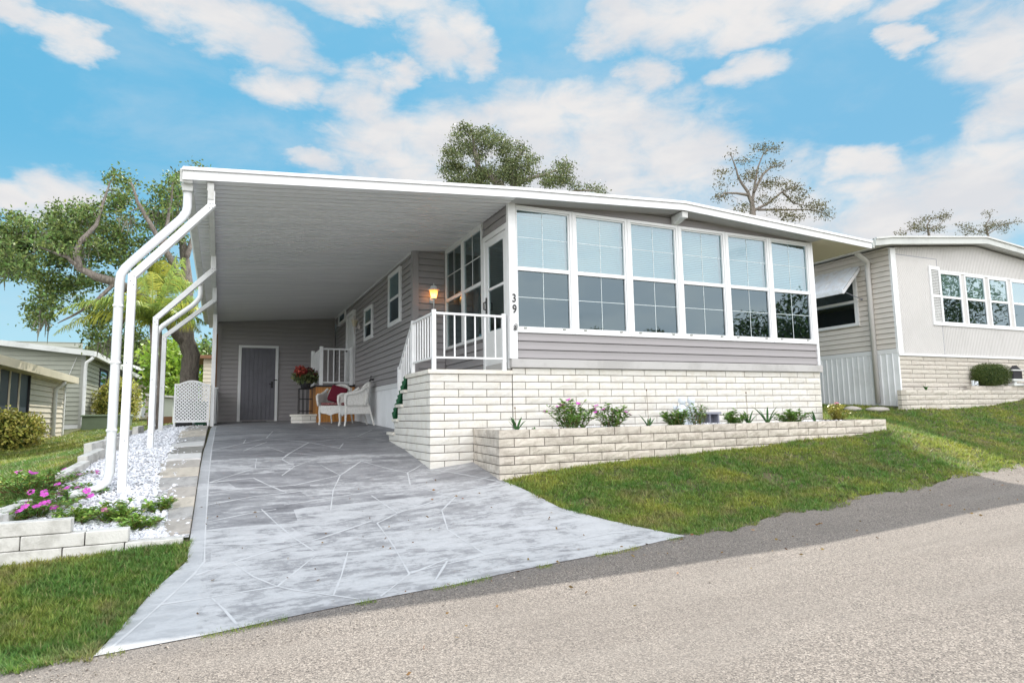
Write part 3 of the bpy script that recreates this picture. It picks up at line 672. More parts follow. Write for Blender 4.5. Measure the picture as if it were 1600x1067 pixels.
for i in range(6):
    g0 = 3.729+i*.966; g2 = g0+.818; x0 = g0-.074 if i else 3.702; x1 = g0+.966-.075 if i < 5 else 9.468
    f = MB()
    f.box(x0, g0-.022, 7.928, 8.0, 1.12, 2.93).box(g2+.022, x1, 7.928, 8.0, 1.12, 2.93)
    f.box(g0-.0215, g2+.0215, 7.928, 8.0, 2.885, 2.93).box(g0-.0215, g2+.0215, 7.928, 8.0, 1.12, 1.165)
    if i < 5: f.box(x1-.012, x1-.004, 7.918, 7.9275, 1.12, 2.93)
    wn = part('window', f, M['whitev'], H, bevel=.003)
    q = MB(); q.box(g0-.021, g0, 7.945, 7.99, 1.166, 2.884).box(g2, g2+.021, 7.945, 7.99, 1.166, 2.884)
    q.box(g0+.0005, g2-.0005, 7.94, 7.99, 1.995, 2.05).box(g0+.0005, g2-.0005, 7.95, 7.99, 1.166, 1.205).box(g0+.0005, g2-.0005, 7.95, 7.99, 2.866, 2.884)
    part('sash', q, M['whitev'], wn, bevel=.002)
    xm = (g0+g2)/2; q = MB()
    for a, b in ((2.051, 2.865), (1.206, 1.994)):
        zm = (a+b)/2+.02; q.box(xm-.0035, xm+.0035, 7.968, 7.971, a, b).box(g0, xm-.004, 7.968, 7.971, zm-.0035, zm+.0035).box(xm+.004, g2, 7.968, 7.971, zm-.0035, zm+.0035)
    part('muntin', q, M['muntin'], wn)
    part('upper_pane', MB().box(g0, g2, 7.972, 7.976, 2.051, 2.865), M['glassup'], wn)
    part('lower_pane', MB().box(g0, g2, 7.972, 7.976, 1.206, 1.994), M['glasslow'], wn)
    part('insect_screen', MB().box(g0, g2, 7.990, 7.992, 1.206, 1.994), M['screen'], wn)
    q = MB()
    for k in range(27 if i < 5 else 25):
        z = (2.055 if i not in (0, 5) else 2.055)+k*.0295; tl = .004
        if i == 0 and k > 25: continue
        q.add([(g0, 8.030, z), (g2, 8.030, z), (g2, 8.052, z+.022), (g0, 8.052, z+.022), (g0, 8.031, z-.0015), (g2, 8.031, z-.0015), (g2, 8.053, z+.0205), (g0, 8.053, z+.0205)], [(0,1,2,3),(4,7,6,5),(0,4,5,1),(3,2,6,7)])
    q.box(g0, g2, 8.060, 8.062, 2.05, 2.055+(26 if i < 5 else 24)*.0295)
    part('blind', q, M['blind'], wn)
    for xx in (g0+.10, g2-.10): part('latch', MB().box(xx-.022, xx+.022, 7.93, 7.9495, 1.175, 1.195), M['sagetrim'], wn)
# porch room
part('porch_room', MB().box(3.75, 9.40, 10.60, 10.62, .6, 2.93).box(3.66, 9.40, 8.10, 10.6, .58, .60).box(9.38, 9.40, 8.1, 10.6, .6, 2.93).box(3.66, 9.4, 8.1, 10.6, 2.91, 2.93).box(4, 6.2, 10.0, 10.5, .6, 1.25), M['room'], H)
# side wall of the porch (x = 3.62), faces the carport
s = MB(); siding(s, (3.62, 10.765), (3.62, 8.94), .50, 1.13, lap=.12); part('porch_side_siding', s, M['siding'], H)
s = MB(); siding(s, (3.62, 8.94), (3.62, 8.0), 2.69, 2.95, lap=.12); part('door_head_siding', s, M['siding'], H)
part('header_trim', MB().box(3.595, 3.66, 8.96, 10.74, 2.905, 2.95), M['whitev'], H)
for k in range(2):
    a = 8.965+k*.89; b = a+.885; f = MB()
    f.box(3.595, 3.65, a, a+.045, 1.14, 2.90).box(3.595, 3.65, b-.045, b, 1.14, 2.90).box(3.595, 3.65, a+.0455, b-.0455, 1.14, 1.19).box(3.595, 3.65, a+.0455, b-.0455, 2.86, 2.90).box(3.60, 3.65, a+.0455, b-.0455, 1.985, 2.04)
    wn = part('window', f, M['whitev'], H, bevel=.003)
    part('upper_pane', MB().box(3.625, 3.629, a+.046, b-.046, 2.041, 2.859), M['glasswin'], wn)
    part('lower_pane', MB().box(3.625, 3.629, a+.046, b-.046, 1.191, 1.984), M['glasswin'], wn)
    part('insect_screen', MB().box(3.64, 3.642, a+.046, b-.046, 1.191, 1.984), M['screen'], wn)
    ym = (a+b)/2; part('muntin', MB().box(3.612, 3.617, ym-.006, ym+.006, 2.041, 2.859).box(3.612, 3.617, a+.046, ym-.0065, 2.44, 2.452).box(3.612, 3.617, ym+.0065, b-.046, 2.44, 2.452), M['whitev'], wn)
# storm door
f = MB().box(3.59, 3.66, 8.86, 8.935, .62, 2.685).box(3.59, 3.66, 8.003, 8.055, .62, 2.685).box(3.59, 3.66, 8.0555, 8.8595, 2.61, 2.685)
part('door_frame', f, M['whitev'], H, bevel=.003)
f = MB().box(3.605, 3.645, 8.06, 8.17, .64, 2.60).box(3.605, 3.645, 8.745, 8.855, .64, 2.60).box(3.605, 3.645, 8.1705, 8.7445, 2.50, 2.60).box(3.605, 3.645, 8.1705, 8.7445, .64, 1.22).box(3.60, 3.645, 8.1705, 8.7445, 1.83, 1.865)
dr = part('porch_door', f, M['whitev'], H, bevel=.004)
part('door_pane', MB().box(3.622, 3.626, 8.171, 8.744, 1.221, 1.829), M['glasswin'], dr)
part('door_pane', MB().box(3.622, 3.626, 8.171, 8.744, 1.866, 2.499), M['glasswin'], dr)
part('door_panel', MB().box(3.598, 3.6045, 8.25, 8.66, .72, 1.14), M['whitev'], dr)
mb = MB().tube([(3.60,8.80,1.56),(3.555,8.80,1.56),(3.555,8.80,1.66),(3.60,8.80,1.68)], .012, 8).box(3.590, 3.604, 8.785, 8.815, 1.50, 1.74)
part('handle', mb, M['black'], dr)
# lamp wall, main side wall
s = MB(); siding(s, (3.04, 10.775), (3.60, 10.775), .46, 2.97, lap=.115); part('siding_wall', s, M['siding'], H)
s = MB(); siding(s, (3.035, 19.1), (3.035, 10.80), .625, 2.92, lap=.115); part('side_siding_wall', s, M['siding'], H)
part('corner_trim', MB().box(3.005, 3.115, 10.745, 10.765, .50, 2.93).box(3.005, 3.0235, 10.766, 10.86, .50, 2.93), M['siding'], H)
part('wall_trim', MB().box(3.0, 3.022, 10.87, 19.1, 2.865, 2.89), M['whitev'], H)
part('inner_walls', MB().box(3.06, 9.45, 10.80, 20.4, -.4, 3.0).box(9.4501, 9.49, 8.06, 20.4, .63, 2.95), M['siding'], H)
part('skirt_band', MB().box(3.0, 3.03, 10.80, 19.1, .53, .622), M['whitev'], H)
mb = MB(); y = 10.8
while y < 19.1:
    mb.box(3.018, 3.035, y, y+.085, -.45, .529).box(3.012, 3.02, y+.086, y+.1, -.45, .529); y += .101
part('skirting_panel', mb, M['alu'], H)
for (y0, y1, z0, z1, hung) in ((11.57, 12.51, 1.74, 2.795, 1), (14.0, 14.87, 1.72, 2.48, 1), (17.40, 18.45, 2.56, 2.90, 0)):
    f = MB(); t_ = .085; xo = 2.985
    f.box(xo, 3.03, y0, y0+t_, z0, z1).box(xo, 3.03, y1-t_, y1, z0, z1).box(xo, 3.03, y0+t_+.0005, y1-t_-.0005, z0, z0+t_).box(xo, 3.03, y0+t_+.0005, y1-t_-.0005, z1-t_*.9, z1)
    zm = (z0+z1)/2
    if hung: f.box(xo+.008, 3.03, y0+t_+.0005, y1-t_-.0005, zm-.025, zm+.025)
    wn = part('window', f, M['cream'] if 0 else M['whitev'], H, bevel=.004)
    if hung:
        part('upper_pane', MB().box(3.008, 3.012, y0+t_, y1-t_, zm+.0255, z1-t_*.9-.0005), M['glasswin'], wn)
        part('blind', MB().box(3.016, 3.018, y0+t_, y1-t_, zm+.0255, z1-t_*.9-.0005), M['blind'], wn)
        part('lower_pane', MB().box(3.008, 3.012, y0+t_, y1-t_, z0+t_+.0005, zm-.0255), M['glasslow'], wn)
        part('insect_screen', MB().box(3.016, 3.018, y0+t_, y1-t_, z0+t_+.0005, zm-.0255), M['screen'], wn)
    else:
        part('pane', MB().box(3.008, 3.012, y0+t_, y1-t_, z0+t_+.0005, z1-t_*.9-.0005), M['glasslow'], wn)
        part('insect_screen', MB().box(3.016, 3.018, y0+t_, y1-t_, z0+t_+.0005, z1-t_*.9-.0005), M['screen'], wn)
f = MB().box(2.96, 3.03, 16.05, 16.16, .80, 2.67).box(2.96, 3.03, 16.96, 17.07, .80, 2.67).box(2.96, 3.03, 16.1605, 16.9595, 2.58, 2.67)
part('door_frame', f, M['whitev'], H, bevel=.004)
dr = part('side_door', MB().box(2.985, 3.03, 16.161, 16.959, .80, 2.575), M['white'], H)
part('handle', MB().tube([(2.985,16.9,1.7),(2.94,16.9,1.7)], [.012,.025], 8), M['black'], dr)
part('hose_tap', MB().tube([(3.02,13.9,.80),(2.95,13.9,.80),(2.93,13.9,.76)], .018, 8).tube([(2.96,13.9,.80),(2.96,13.9,.86)], .008, 6).tube([(2.96,13.87,.865),(2.96,13.93,.865)], .012, 6), M['black'], H)
# house number and ornament
def text(ch, x, y, z, size, parent, name):
    cu = bpy.data.curves.new(ch, 'FONT'); cu.body = ch; cu.size = size; cu.extrude = .004; cu.offset = .0012; cu.align_x = 'CENTER'
    o = bpy.data.objects.new('tmp', cu); C.objects.link(o); bpy.context.view_layer.update()
    me = bpy.data.meshes.new_from_object(o.evaluated_get(bpy.context.evaluated_depsgraph_get())); bpy.data.objects.remove(o)
    me.transform(Matrix.Translation(Vector((x, y, z))-Vector(origin_of(parent)))@Matrix.Rotation(math.pi/2, 4, 'X')@Matrix.Scale(.82, 4, (1,0,0))); me.materials.clear(); me.materials.append(M['black'])
    return part(name, me, None, parent)
text('3', 3.652, 7.918, 1.535, .165, H, 'house_number'); text('9', 3.656, 7.918, 1.385, .165, H, 'house_number')
mb = MB()
for cx, cz, rr in ((3.672,1.213,.018),(3.655,1.193,.016),(3.682,1.188,.015),(3.662,1.168,.017),(3.650,1.152,.012),(3.677,1.158,.012)):
    mb.tube([(cx+rr*math.cos(a), 7.917, cz+rr*math.sin(a)) for a in [k*.7 for k in range(9)]], .0035, 5)
part('wall_ornament', mb, M['black'], H)
# ================================================================== CARPORT
K = thing('carport', 'open carport of white bent posts under a ribbed grey ceiling', 'carport', (-.9, 7.74, -.72))
V = []; F = []; y = 7.68; xs2 = [-.345, 3.60]
sec = []
while y < 20.4:
    sec += [(y, .0), (y+.112, .0), (y+.115, .032), (y+.147, .032)]; y += .15
for x in xs2:
    for yy, o_ in sec: V.append((x, yy, zc(x)+o_))
n = len(sec); F = [(i, i+1, n+i+1, n+i) for i in range(n-1)]
cl = part('ceiling', mesh('ceiling', V, F, M['ceiling'], origin=origin_of(K)), None, K)
part('beam', MB().box(-.205, -.135, YF+.03, 19.1, 2.535, 2.636), M['whitedull'], K, bevel=.004)
gt = MB().prism([(-.47, 2.752), (-.478, 2.70), (-.44, 2.605), (-.352, 2.60), (-.352, 2.64), (-.43, 2.645), (-.455, 2.70), (-.45, 2.752)], 'y', YF+.012, 19.4); gt.box(-.478, -.352, YF+.0125, YF+.02, 2.60, 2.75)
part('gutter', gt, M['gutter'], K)
def post(Y, top, e1, e2, xb, zb, s=.095):
    mb = MB(); tp = (-.16, Y, top); a = (-.158, Y, e1); b = (xb, Y, e2); c = (xb, Y, zb)
    mb.bar(tp, a, s*.8, s, (0,1,0)); mb.bar((-.135, Y, e1+.035), (xb+.002, Y, e2-.022), s*.78, s*.99, (0,1,0)); mb.bar(b, c, s*.8, s, (0,1,0))
    p = part('post', mb, M['white'], K, bevel=.006)
    for (x, z) in ((-.17, e1+.02),(-.14, e1+.02),(-.175,e1-.03),(-.145,e1-.02),(xb+.02,e2-.03),(xb-.01,e2-.08),(xb+.02,e2-.12),(xb-.01,.6),(xb+.01,-.2)):
        if z > zb+.1: part('rivet', MB().tube([(x, Y-s*.5+.004, z), (x, Y-s*.5-.005, z)], .006, 6), M['greytin'], p)
post(7.74, 2.545, 2.37, 1.545, -.888, -.78); post(10.87, 2.54, 2.31, 1.54, -.915, -.50); post(13.53, 2.54, 2.28, 1.58, -.985, -.42)
part('post', MB().box(-.215, -.125, 16.93, 17.02, -.25, 2.534), M['white'], K, bevel=.006)
part('post_bracket', MB().box(-.195, -.135, 7.68, 7.72, 2.44, 2.60), M['gutter'], K)
def spout(Y, yo, xb, z1, z2, zb):
    mb = MB().tube([(-.40,Y,2.60),(-.40,Y,2.36),(-.408,Y,2.30),(-.45,Y,2.225),(-.53,Y,2.13),(xb+.10,Y,z1+.07),(xb+.045,Y,z1),(xb+.008,Y,z1-.07),(xb,Y,z1-.17),(xb,Y,zb+.22),(xb-.02,Y-.01,zb+.13),(xb-.10,Y-.03,zb+.06),(xb-.32,Y-.10,zb+.02)], .046, 8, sq=.8)
    d = part('downspout', mb, M['white'], K, smooth=True)
    for z in (-.1, .6, 1.2): part('strap', MB().box(xb-.048, xb+.048, Y-.041, Y+.041, z, z+.02), M['whitev'], d)
    part('outlet', MB().prism([(-.47,2.605),(-.345,2.605),(-.352,2.53),(-.452,2.53)], 'y', Y-.06, Y+.06), M['gutter'], d)
spout(7.80, 0, -1.01, 1.62, 1.4, -.74); spout(13.30, 0, -1.10, 1.66, 1.4, -.40)
# ================================================================== STORAGE SHED at the back of the carport
SH = thing('storage_shed', 'grey sided storage room closing the back of the carport', 'shed', (1.4, 19.15, -.1))
s = MB(); siding(s, (-.10, 19.13), (3.0, 19.13), -.12, 2.90, lap=.115); s.box(-.10, 3.0, 19.15, 21, -.3, 2.62); part('siding_wall', s, M['siding'], SH)
part('corner_trim', MB().box(-.14, -.02, 19.09, 19.20, -.2, 2.62), M['siding'], SH); part('corner_trim', MB().box(2.965, 3.005, 19.08, 19.118, -.1, 2.87), M['siding'], SH)
part('door_frame', MB().box(.425, .50, 19.07, 19.12, -.075, 2.02).box(1.385, 1.46, 19.07, 19.12, -.075, 2.02).box(.5005, 1.3845, 19.07, 19.12, 1.955, 2.02), M['whitev'], SH, bevel=.004)
mb = MB(); x = .502
while x < 1.38: mb.box(x, min(x+.098, 1.383), 19.09, 19.115, -.03, 1.954); x += .110
mb.box(.502, 1.383, 19.10, 19.118, -.03, 1.954); dd = part('door', mb, M['shedDoor'], SH, bevel=.003)
part('handle', MB().tube([(1.30,19.09,.95),(1.30,19.04,.95),(1.22,19.04,.95)], .012, 8).box(1.28, 1.33, 19.07, 19.0895, .84, 1.02), M['black'], dd); part('latch', MB().box(1.34, 1.44, 19.055, 19.0695, 1.05, 1.075), M['black'], dd)
part('threshold', MB().box(.425, 1.46, 19.05, 19.069, -.10, -.07), M['whitedull'], SH)
solo('door_mat', MB().box(.55, 1.15, 18.55, 18.95, -.078, -.066), M['black'], 'dark mat lying in front of the charcoal shed door', 'mat')
# ================================================================== LANDING
Ld = thing('brick_landing', 'cream block landing with steps going down at the back of the porch door', 'porch steps', (3, 8.6, -.7))
fr = rows_down(.538, -.76, 0, 3.622-2.45)
bw = MB(); blocks(bw, (2.45, 7.96), (3.622, 7.96), fr, half0=0); part('front_blocks', bw, M['block'], Ld)
rows = []
for (a, b, _, _) in fr:
    ye = 9.07 if b > .40 else 9.33 if b > .20 else 9.62 if b > -.06 else 9.83 if b > -.26 else 10.17
    if b < -.36: ye = min(ye, 10.17)
    rows.append((a, b, 10.2-ye, 10.2-7.975))
bw = MB(); blocks(bw, (2.455, 10.2), (2.455, 7.96), rows, half0=1, rough=.004); part('side_blocks', bw, M['block'], Ld)
mb = MB().box(2.47, 3.61, 7.975, 9.06, -.9, .537); mb.box(2.471, 3.3, 9.0605, 9.32, -.8, .335).box(2.471, 3.3, 9.3205, 9.61, -.8, .13).box(2.471, 3.3, 9.6105, 9.82, -.8, -.085).box(2.471, 3.3, 9.8205, 10.16, -.8, -.29)
part('mortar', mb, M['mortar'], Ld)
part('cap', MB().box(2.425, 3.62, 7.935, 9.10, .5385, .594), M['cap'], Ld, bevel=.008)
for (y0, y1, z) in ((9.07, 9.36, .38), (9.30, 9.65, .175), (9.59, 9.87, -.04), (9.80, 10.20, -.245)):
    part('tread', MB().box(2.425, 3.55, y0+.032 if z == .38 else y0, y1, z-.045, z), M['cap'], Ld, bevel=.006)
# railing
RL = thing('stair_railing', 'white metal railing on the cream block landing, running down its back steps', 'railing', (2.52, 8.0, .594))
def rail_post(x, y, z0, z1, s=.05): part('post', MB().box(x-s/2, x+s/2, y-s/2, y+s/2, z0, z1), M['white'], RL, bevel=.003)
rail_post(2.52, 8.0, .594, 1.385, .052); rail_post(3.52, 8.0, .594, 1.375, .052); rail_post(2.52, 9.0, .594, 1.37, .052); rail_post(2.52, 9.78, -.04, .76, .05)
def hrail(a, b, w_=.038, h_=.028): part('rail', MB().bar(a, b, w_, h_), M['white'], RL)
hrail((2.546,8,1.34),(3.494,8,1.335)); hrail((2.546,8,.755),(3.494,8,.755), .025, .025)
hrail((2.52,8.026,1.34),(2.52,8.974,1.34)); hrail((2.52,8.026,.755),(2.52,8.974,.755), .025, .025)
hrail((2.52,9.026,1.33),(2.52,9.755,.73)); hrail((2.52,9.026,.74),(2.52,9.755,.14), .025, .025)
def baluster(x, y, z0, z1): part('baluster', MB().box(x-.0085, x+.0085, y-.0085, y+.0085, z0, z1), M['white'], RL)
for x in (2.664, 2.809, 2.96, 3.10, 3.244, 3.394): baluster(x, 8.0, .768, 1.325)
for k in range(7): baluster(2.52, 8.13+k*.123, .768, 1.325)
for k in range(6):
    y = 9.13+k*.105; z = 1.33-(y-9.026)*.823; baluster(2.52, y, z-.577, z-.012)
mb = MB()
for k in range(9):
    y = 9.15+k*.085; z = .62-(y-9.1)*.75; a = k*1.3
    mb.add([(2.47,y,z),(2.56,y+.07,z-.10),(2.50,y+.10,z-.26),(2.45,y+.03,z-.14)], [(0,1,2,3)]); mb.add([(2.49,y,z+.04),(2.43,y+.05,z-.02),(2.46,y+.06,z-.15)], [(0,1,2)])
mb.tube([(2.49,9.1,.60),(2.55,9.3,.42),(2.47,9.5,.24),(2.55,9.7,.12),(2.49,9.8,-.02)], .016, 6)
solo('ribbon_garland', mb, M['ribbon'], 'dark green ribbon wound round the stair railing of the landing', 'garland', (2.5, 9.4, .3))
# ================================================================== PLANTER
PL = thing('block_planter', 'long low planter of weathered tan blocks under the front windows', 'planter', (6, 7.4, -.6))
pr = rows_down(-.178, -.95, 0, 6.68)
bw = MB(); blocks(bw, (2.94, 6.87), (9.62, 6.87), pr, half0=0, rough=.010); part('front_blocks', bw, M['blockold'], PL)
bw = MB(); blocks(bw, (3.04, 7.958), (2.945, 6.875), rows_down(-.178, -.95, 0, 1.087), half0=1, rough=.008); part('side_blocks', bw, M['blockold'], PL)
bw = MB(); blocks(bw, (9.62, 6.87), (9.62, 8.30), rows_down(-.178, -.6, 0, 1.43), half0=1, rough=.008); blocks(bw, (9.50, 8.30), (9.50, 6.99), rows_down(-.178, -.3, 0, 1.3), half0=1); part('side_blocks', bw, M['blockold'], PL)
mb = MB().box(2.972, 9.59, 6.886, 6.99, -.95, -.183).prism([(3.06, 7.95), (2.975, 6.991), (3.07, 6.991), (3.15, 7.95)], 'z', -.95, -.183).box(9.49, 9.612, 6.991, 8.29, -.6, -.183)
part('mortar', mb, M['mortarold'], PL)
part('planting_bed', MB().box(3.075, 9.489, 6.992, 7.959, -.3, -.235), M['bedsoil'], PL)
P = np.array([(random.uniform(3.1, 9.48), random.uniform(7.0, 7.94)) for _ in range(9000)]+[(random.uniform(9.53, 9.6), random.uniform(7.0, 8.2)) for _ in range(0)])
P = np.c_[P, -.232+rng.uniform(-.004, .014, len(P))+.02*np.sin(P[:,0]*3)]
part('pebble_cover', fastmesh('pebble_cover', pebbles(P, .022), 3, M['pebble'], origin_of(PL)), None, PL)['kind'] = 'stuff'
# ================================================================== plants
def vinca(x, y, z, r, h, nst, label, flowers=0, group=None, petal='petal', leafm='vinca', leaf=.05, yellow=0, lean=.0):
    T = thing('flowering_vinca' if flowers else 'leafy_plant', label, 'flower plant' if flowers else 'plant', (x, y, z), group)
    st = MB(); LV = []; FL = []; YL = []
    for k in range(nst):
        a = random.uniform(0, 6.283); rr = r*math.sqrt(random.random()); hh = h*random.uniform(.55, 1.05)*(1-.35*rr/r)
        p0 = Vector((x+rr*.35*math.cos(a), y+rr*.35*math.sin(a), z)); p1 = Vector((x+rr*math.cos(a)+lean*hh, y+rr*math.sin(a), z+hh))
        path = wiggle(p0, p1, 4, .15); st.tube(path, [.004,.0035,.003,.0025,.002], 4, cap=False)
        for i in range(1, 5):
            for q in range(4):
                c = path[i-1].lerp(path[i], q/4); 
                if i == 1 and q < 2: continue
                for s_ in range(2):
                    t = random.uniform(0, 6.283); d = Vector((math.cos(t), math.sin(t), random.uniform(-.1, .7))).normalized(); u = d.cross(Vector((0,0,1))).normalized(); L = leaf*random.uniform(.7, 1.25); wd = L*.22
                    up = Vector((0,0,wd*.5)); quad = [c, c+d*L*.5+u*wd+up, c+d*L, c+d*L*.5-u*wd+up]
                    (YL if random.random() < yellow else LV).extend([tuple(v) for v in quad])
        if k < flowers:
            c = path[-1]+Vector((0,0,.012)); nrm = Vector((random.gauss(0,.35), -.45+random.gauss(0,.3), 1)).normalized(); a1 = nrm.cross(Vector((1,0,0))).normalized(); b1 = nrm.cross(a1)
            for j in range(5):
                t = 2*math.pi*j/5+k; dr_ = a1*math.cos(t)+b1*math.sin(t); pr_ = nrm.cross(dr_); L = .034
                FL += [tuple(v) for v in (c, c+dr_*L*.8+pr_*L*.5, c+dr_*L*1.1, c+dr_*L*.8-pr_*L*.5)]
    part('stems', st, M['stem'], T)
    part('leaves', fastmesh('leaves', LV, 4, M[leafm], (x, y, z)), None, T)
    if YL: part('yellow_leaves', fastmesh('yellow_leaves', YL, 4, M['leafyellow'], (x, y, z)), None, T)
    if FL: part('flowers', fastmesh('flowers', FL, 4, M[petal], (x, y, z)), None, T)
    return T
def strap(x, y, z, h, n, label, flower_stalk=0, group=None):
    T = thing('strap_leaf_plant', label, 'plant', (x, y, z), group); V = []
    for k in range(n):
        a = random.uniform(0, 6.283); L = h*random.uniform(.7, 1.1); sp = random.uniform(.35, .8)*L; d = Vector((math.cos(a), math.sin(a)*.6, 0)); u = Vector((-d.y, d.x, 0)).normalized()*.017; prev = None
        for i in range(7):
            t = i/6; c = Vector((x, y, z))+d*sp*t+Vector((0,0,L*(t-.35*t*t))); wv = u*(1-t**3)
            if prev: V += [tuple(prev[0]), tuple(prev[1]), tuple(c+wv), tuple(c-wv)]
            prev = (c-wv, c+wv)
    part('leaves', fastmesh('leaves', V, 4, M['greenblade'], (x, y, z)), None, T)
    if flower_stalk:
        s = MB().tube([(x,y,z),(x-.01,y,z+flower_stalk*.6),(x-.015,y,z+flower_stalk)], .003, 5); s.blob((x-.015,y,z+flower_stalk), (.010,.010,.016), 6, 4); part('flower_stalk', s, M['stem'], T)
    return T
PG = 'plants in the front planter'
strap(3.32, 7.2, -.225, .28, 8, 'small strap leaf plant at the left end of the block planter', .30, PG)
strap(3.52, 7.12, -.225, .10, 4, 'tiny tuft of strap leaves just left of the widest pink flowering plant', 0, PG)
vinca(4.15, 7.30, -.225, .38, .46, 32, 'widest flowering plant in the block planter, with pink blooms, below the second window', 7, PG, leaf=.07)
vinca(4.76, 7.30, -.225, .26, .40, 22, 'round pink flowering plant to the right of the widest one in the block planter', 6, PG, leaf=.065)
strap(5.33, 7.25, -.225, .28, 6, 'strap leaf plant with one tall bare flower stalk beside the white statue shrub', .52, PG)
vinca(5.80, 7.25, -.225, .25, .31, 28, 'dense green plant with one pink flower beside the white garden statue', 1, PG, leaf=.06)
vinca(6.14, 7.22, -.225, .16, .44, 16, 'thin brown stemmed plant in front of the white garden statue', 0, PG, leaf=.05, yellow=.15)
vinca(6.86, 7.25, -.225, .20, .26, 22, 'small leafy plant right of the foundation vent in the block planter', 0, PG, leaf=.06)
strap(7.12, 7.25, -.225, .34, 7, 'strap leaf plant with a thin leaning stalk left of the two dense green plants', .48, PG)
strap(7.60, 7.35, -.225, .40, 8, 'dark strap leaf plant standing against the bushy one near the right end of the wall', 0, PG)
vinca(8.02, 7.30, -.225, .30, .27, 30, 'bushy dark green plant near the right end of the block wall', 0, PG, leaf=.06)
strap(8.50, 7.25, -.225, .34, 6, 'wide arching strap leaf plant at the right corner of the block wall', 0, PG)
vinca(9.57, 7.70, -.22, .20, .36, 26, 'yellow green shrub catching the sun at the far right end of the planter', 1, PG, petal='petalpink', leafm='leafyellow', leaf=.06)
# garden statue (two small cherubs)
ST = thing('garden_statue', 'small white statue of two cherubs behind the planter shrubs', 'statue', (6.29, 7.62, -.23))
mb = MB()
for dx in (-.085, .085):
    c = (6.29+dx, 7.62, -.23)
    mb.lathe(c, [(.07,0),(.075,.05),(.05,.16),(.065,.24),(.055,.30),(.025,.335)], 10)
    mb.blob((c[0], c[1]-.01, .155), (.058,.058,.062), 10, 8, .05)
    mb.tube([(c[0]-.06,c[1],.05),(c[0]-.08,c[1]-.05,-.02),(c[0],c[1]-.09,.02)], [.022,.018,.014], 7).tube([(c[0]+.06,c[1],.05),(c[0]+.08,c[1]-.05,-.02),(c[0],c[1]-.09,.02)], [.022,.018,.014], 7)
    mb.prism([(c[0]-.02,.06),(c[0]-.12,.12),(c[0]-.10,.0)], 'y', c[1]+.05, c[1]+.06).prism([(c[0]+.02,.06),(c[0]+.12,.12),(c[0]+.10,.0)], 'y', c[1]+.05, c[1]+.06)
part('figures', mb, M['statue'], ST, smooth=True); part('base', MB().box(6.13, 6.45, 7.54, 7.70, -.26, -.20), M['statue'], ST, bevel=.01)
# foundation vent table
vt = thing('foundation_vent', 'grey metal hooded vent on the block wall behind the planter', 'vent', (6.88, 7.9, -.2))
part('hood', MB().box(6.68, 7.10, 7.78, 7.945, -.055, -.02), M['greytin'], vt, bevel=.005)
part('grille', MB().box(6.71, 6.73, 7.80, 7.93, -.23, -.056).box(7.05, 7.07, 7.80, 7.93, -.23, -.056).box(6.88, 6.895, 7.80, 7.93, -.23, -.056).box(6.71, 7.07, 7.935, 7.945, -.23, -.056), M['greytin'], vt)
# left bed plants
LG = 'vinca clumps in the pebble bed'
def gz(x, y): return g1(x, y)+.02
for (x, y, r, h, n, fl, lb) in ((-1.60,7.35,.55,.25,44,13,'magenta vinca clump sprawling over the left corner of the retaining blocks'),
    (-1.85,8.6,.65,.24,44,11,'magenta vinca clump at the outer edge of the pebble bed, behind the corner clump'),
    (-1.32,7.75,.38,.22,24,7,'magenta vinca clump closest to the front downspout outlet'),
    (-1.08,6.85,.24,.16,22,0,'low green clump without flowers left of the front post'),
    (-.80,6.72,.26,.22,30,1,'leafy clump growing right in front of the front post'),
    (-.62,6.35,.22,.16,20,0,'low leafy clump just behind the right end of the retaining blocks'),
    (-.48,6.85,.14,.18,12,0,'sparse reddish stemmed plant among the pebbles near the pavers')):
    vinca(x, y, gz(x, y), r, h, n, lb, fl, LG, leaf=.055, yellow=.10, leafm='vinca' if fl > 3 else 'vincalight', petal='petal' if fl > 3 else 'petalpink')
# ================================================================== retaining blocks, edging, pavers
RW = thing('retaining_wall', 'whitewashed block wall stepping down along the front of the pebble bed', 'low wall', (-1, 5.97, -1.1))
lv = [(-.985, -.875, -.20), (-1.095, -.985, -.42), (-1.2, -1.095, -1.5)]
mb = MB()
def slabs(mb, x0, x1, z0, z1, L=.405, off=0, y=5.93, sk=.0):
    x = x1
    first = off
    while x > x0:
        a = max(x-(first or L), x0); first = 0
        if x-a > .05: mb.box(a+.004, x-.004, y-.002+random.uniform(-.006,.006), y+.13, z0+.003+(x1-x)*sk, z1-.002+(x1-x)*sk)
        x = a
slabs(mb, -2.6, -.245, -1.15, -1.045); slabs(mb, -2.6, -.235, -1.045, -.94, off=.41); slabs(mb, -2.6, -.62, -.94, -.835, off=.29, y=5.94); slabs(mb, -2.6, -1.0, -.835, -.73, off=.48, y=5.935)
part('front_blocks', mb, M['wblock'], RW, bevel=.006)
mb = MB()
for i in range(5):
    a = Vector((-1.66-.02*i, 6.10+i*.36, -.80)); b = Vector((-1.62-.02*i, 6.44+i*.36, -.80)); d = (b-a)*.012
    mb.bar(a+d, b-d, .10, .10)
part('side_blocks', mb, M['wblock'], RW, bevel=.006)
EG = 'whitewashed edging blocks stepping up beside the pebble bed'
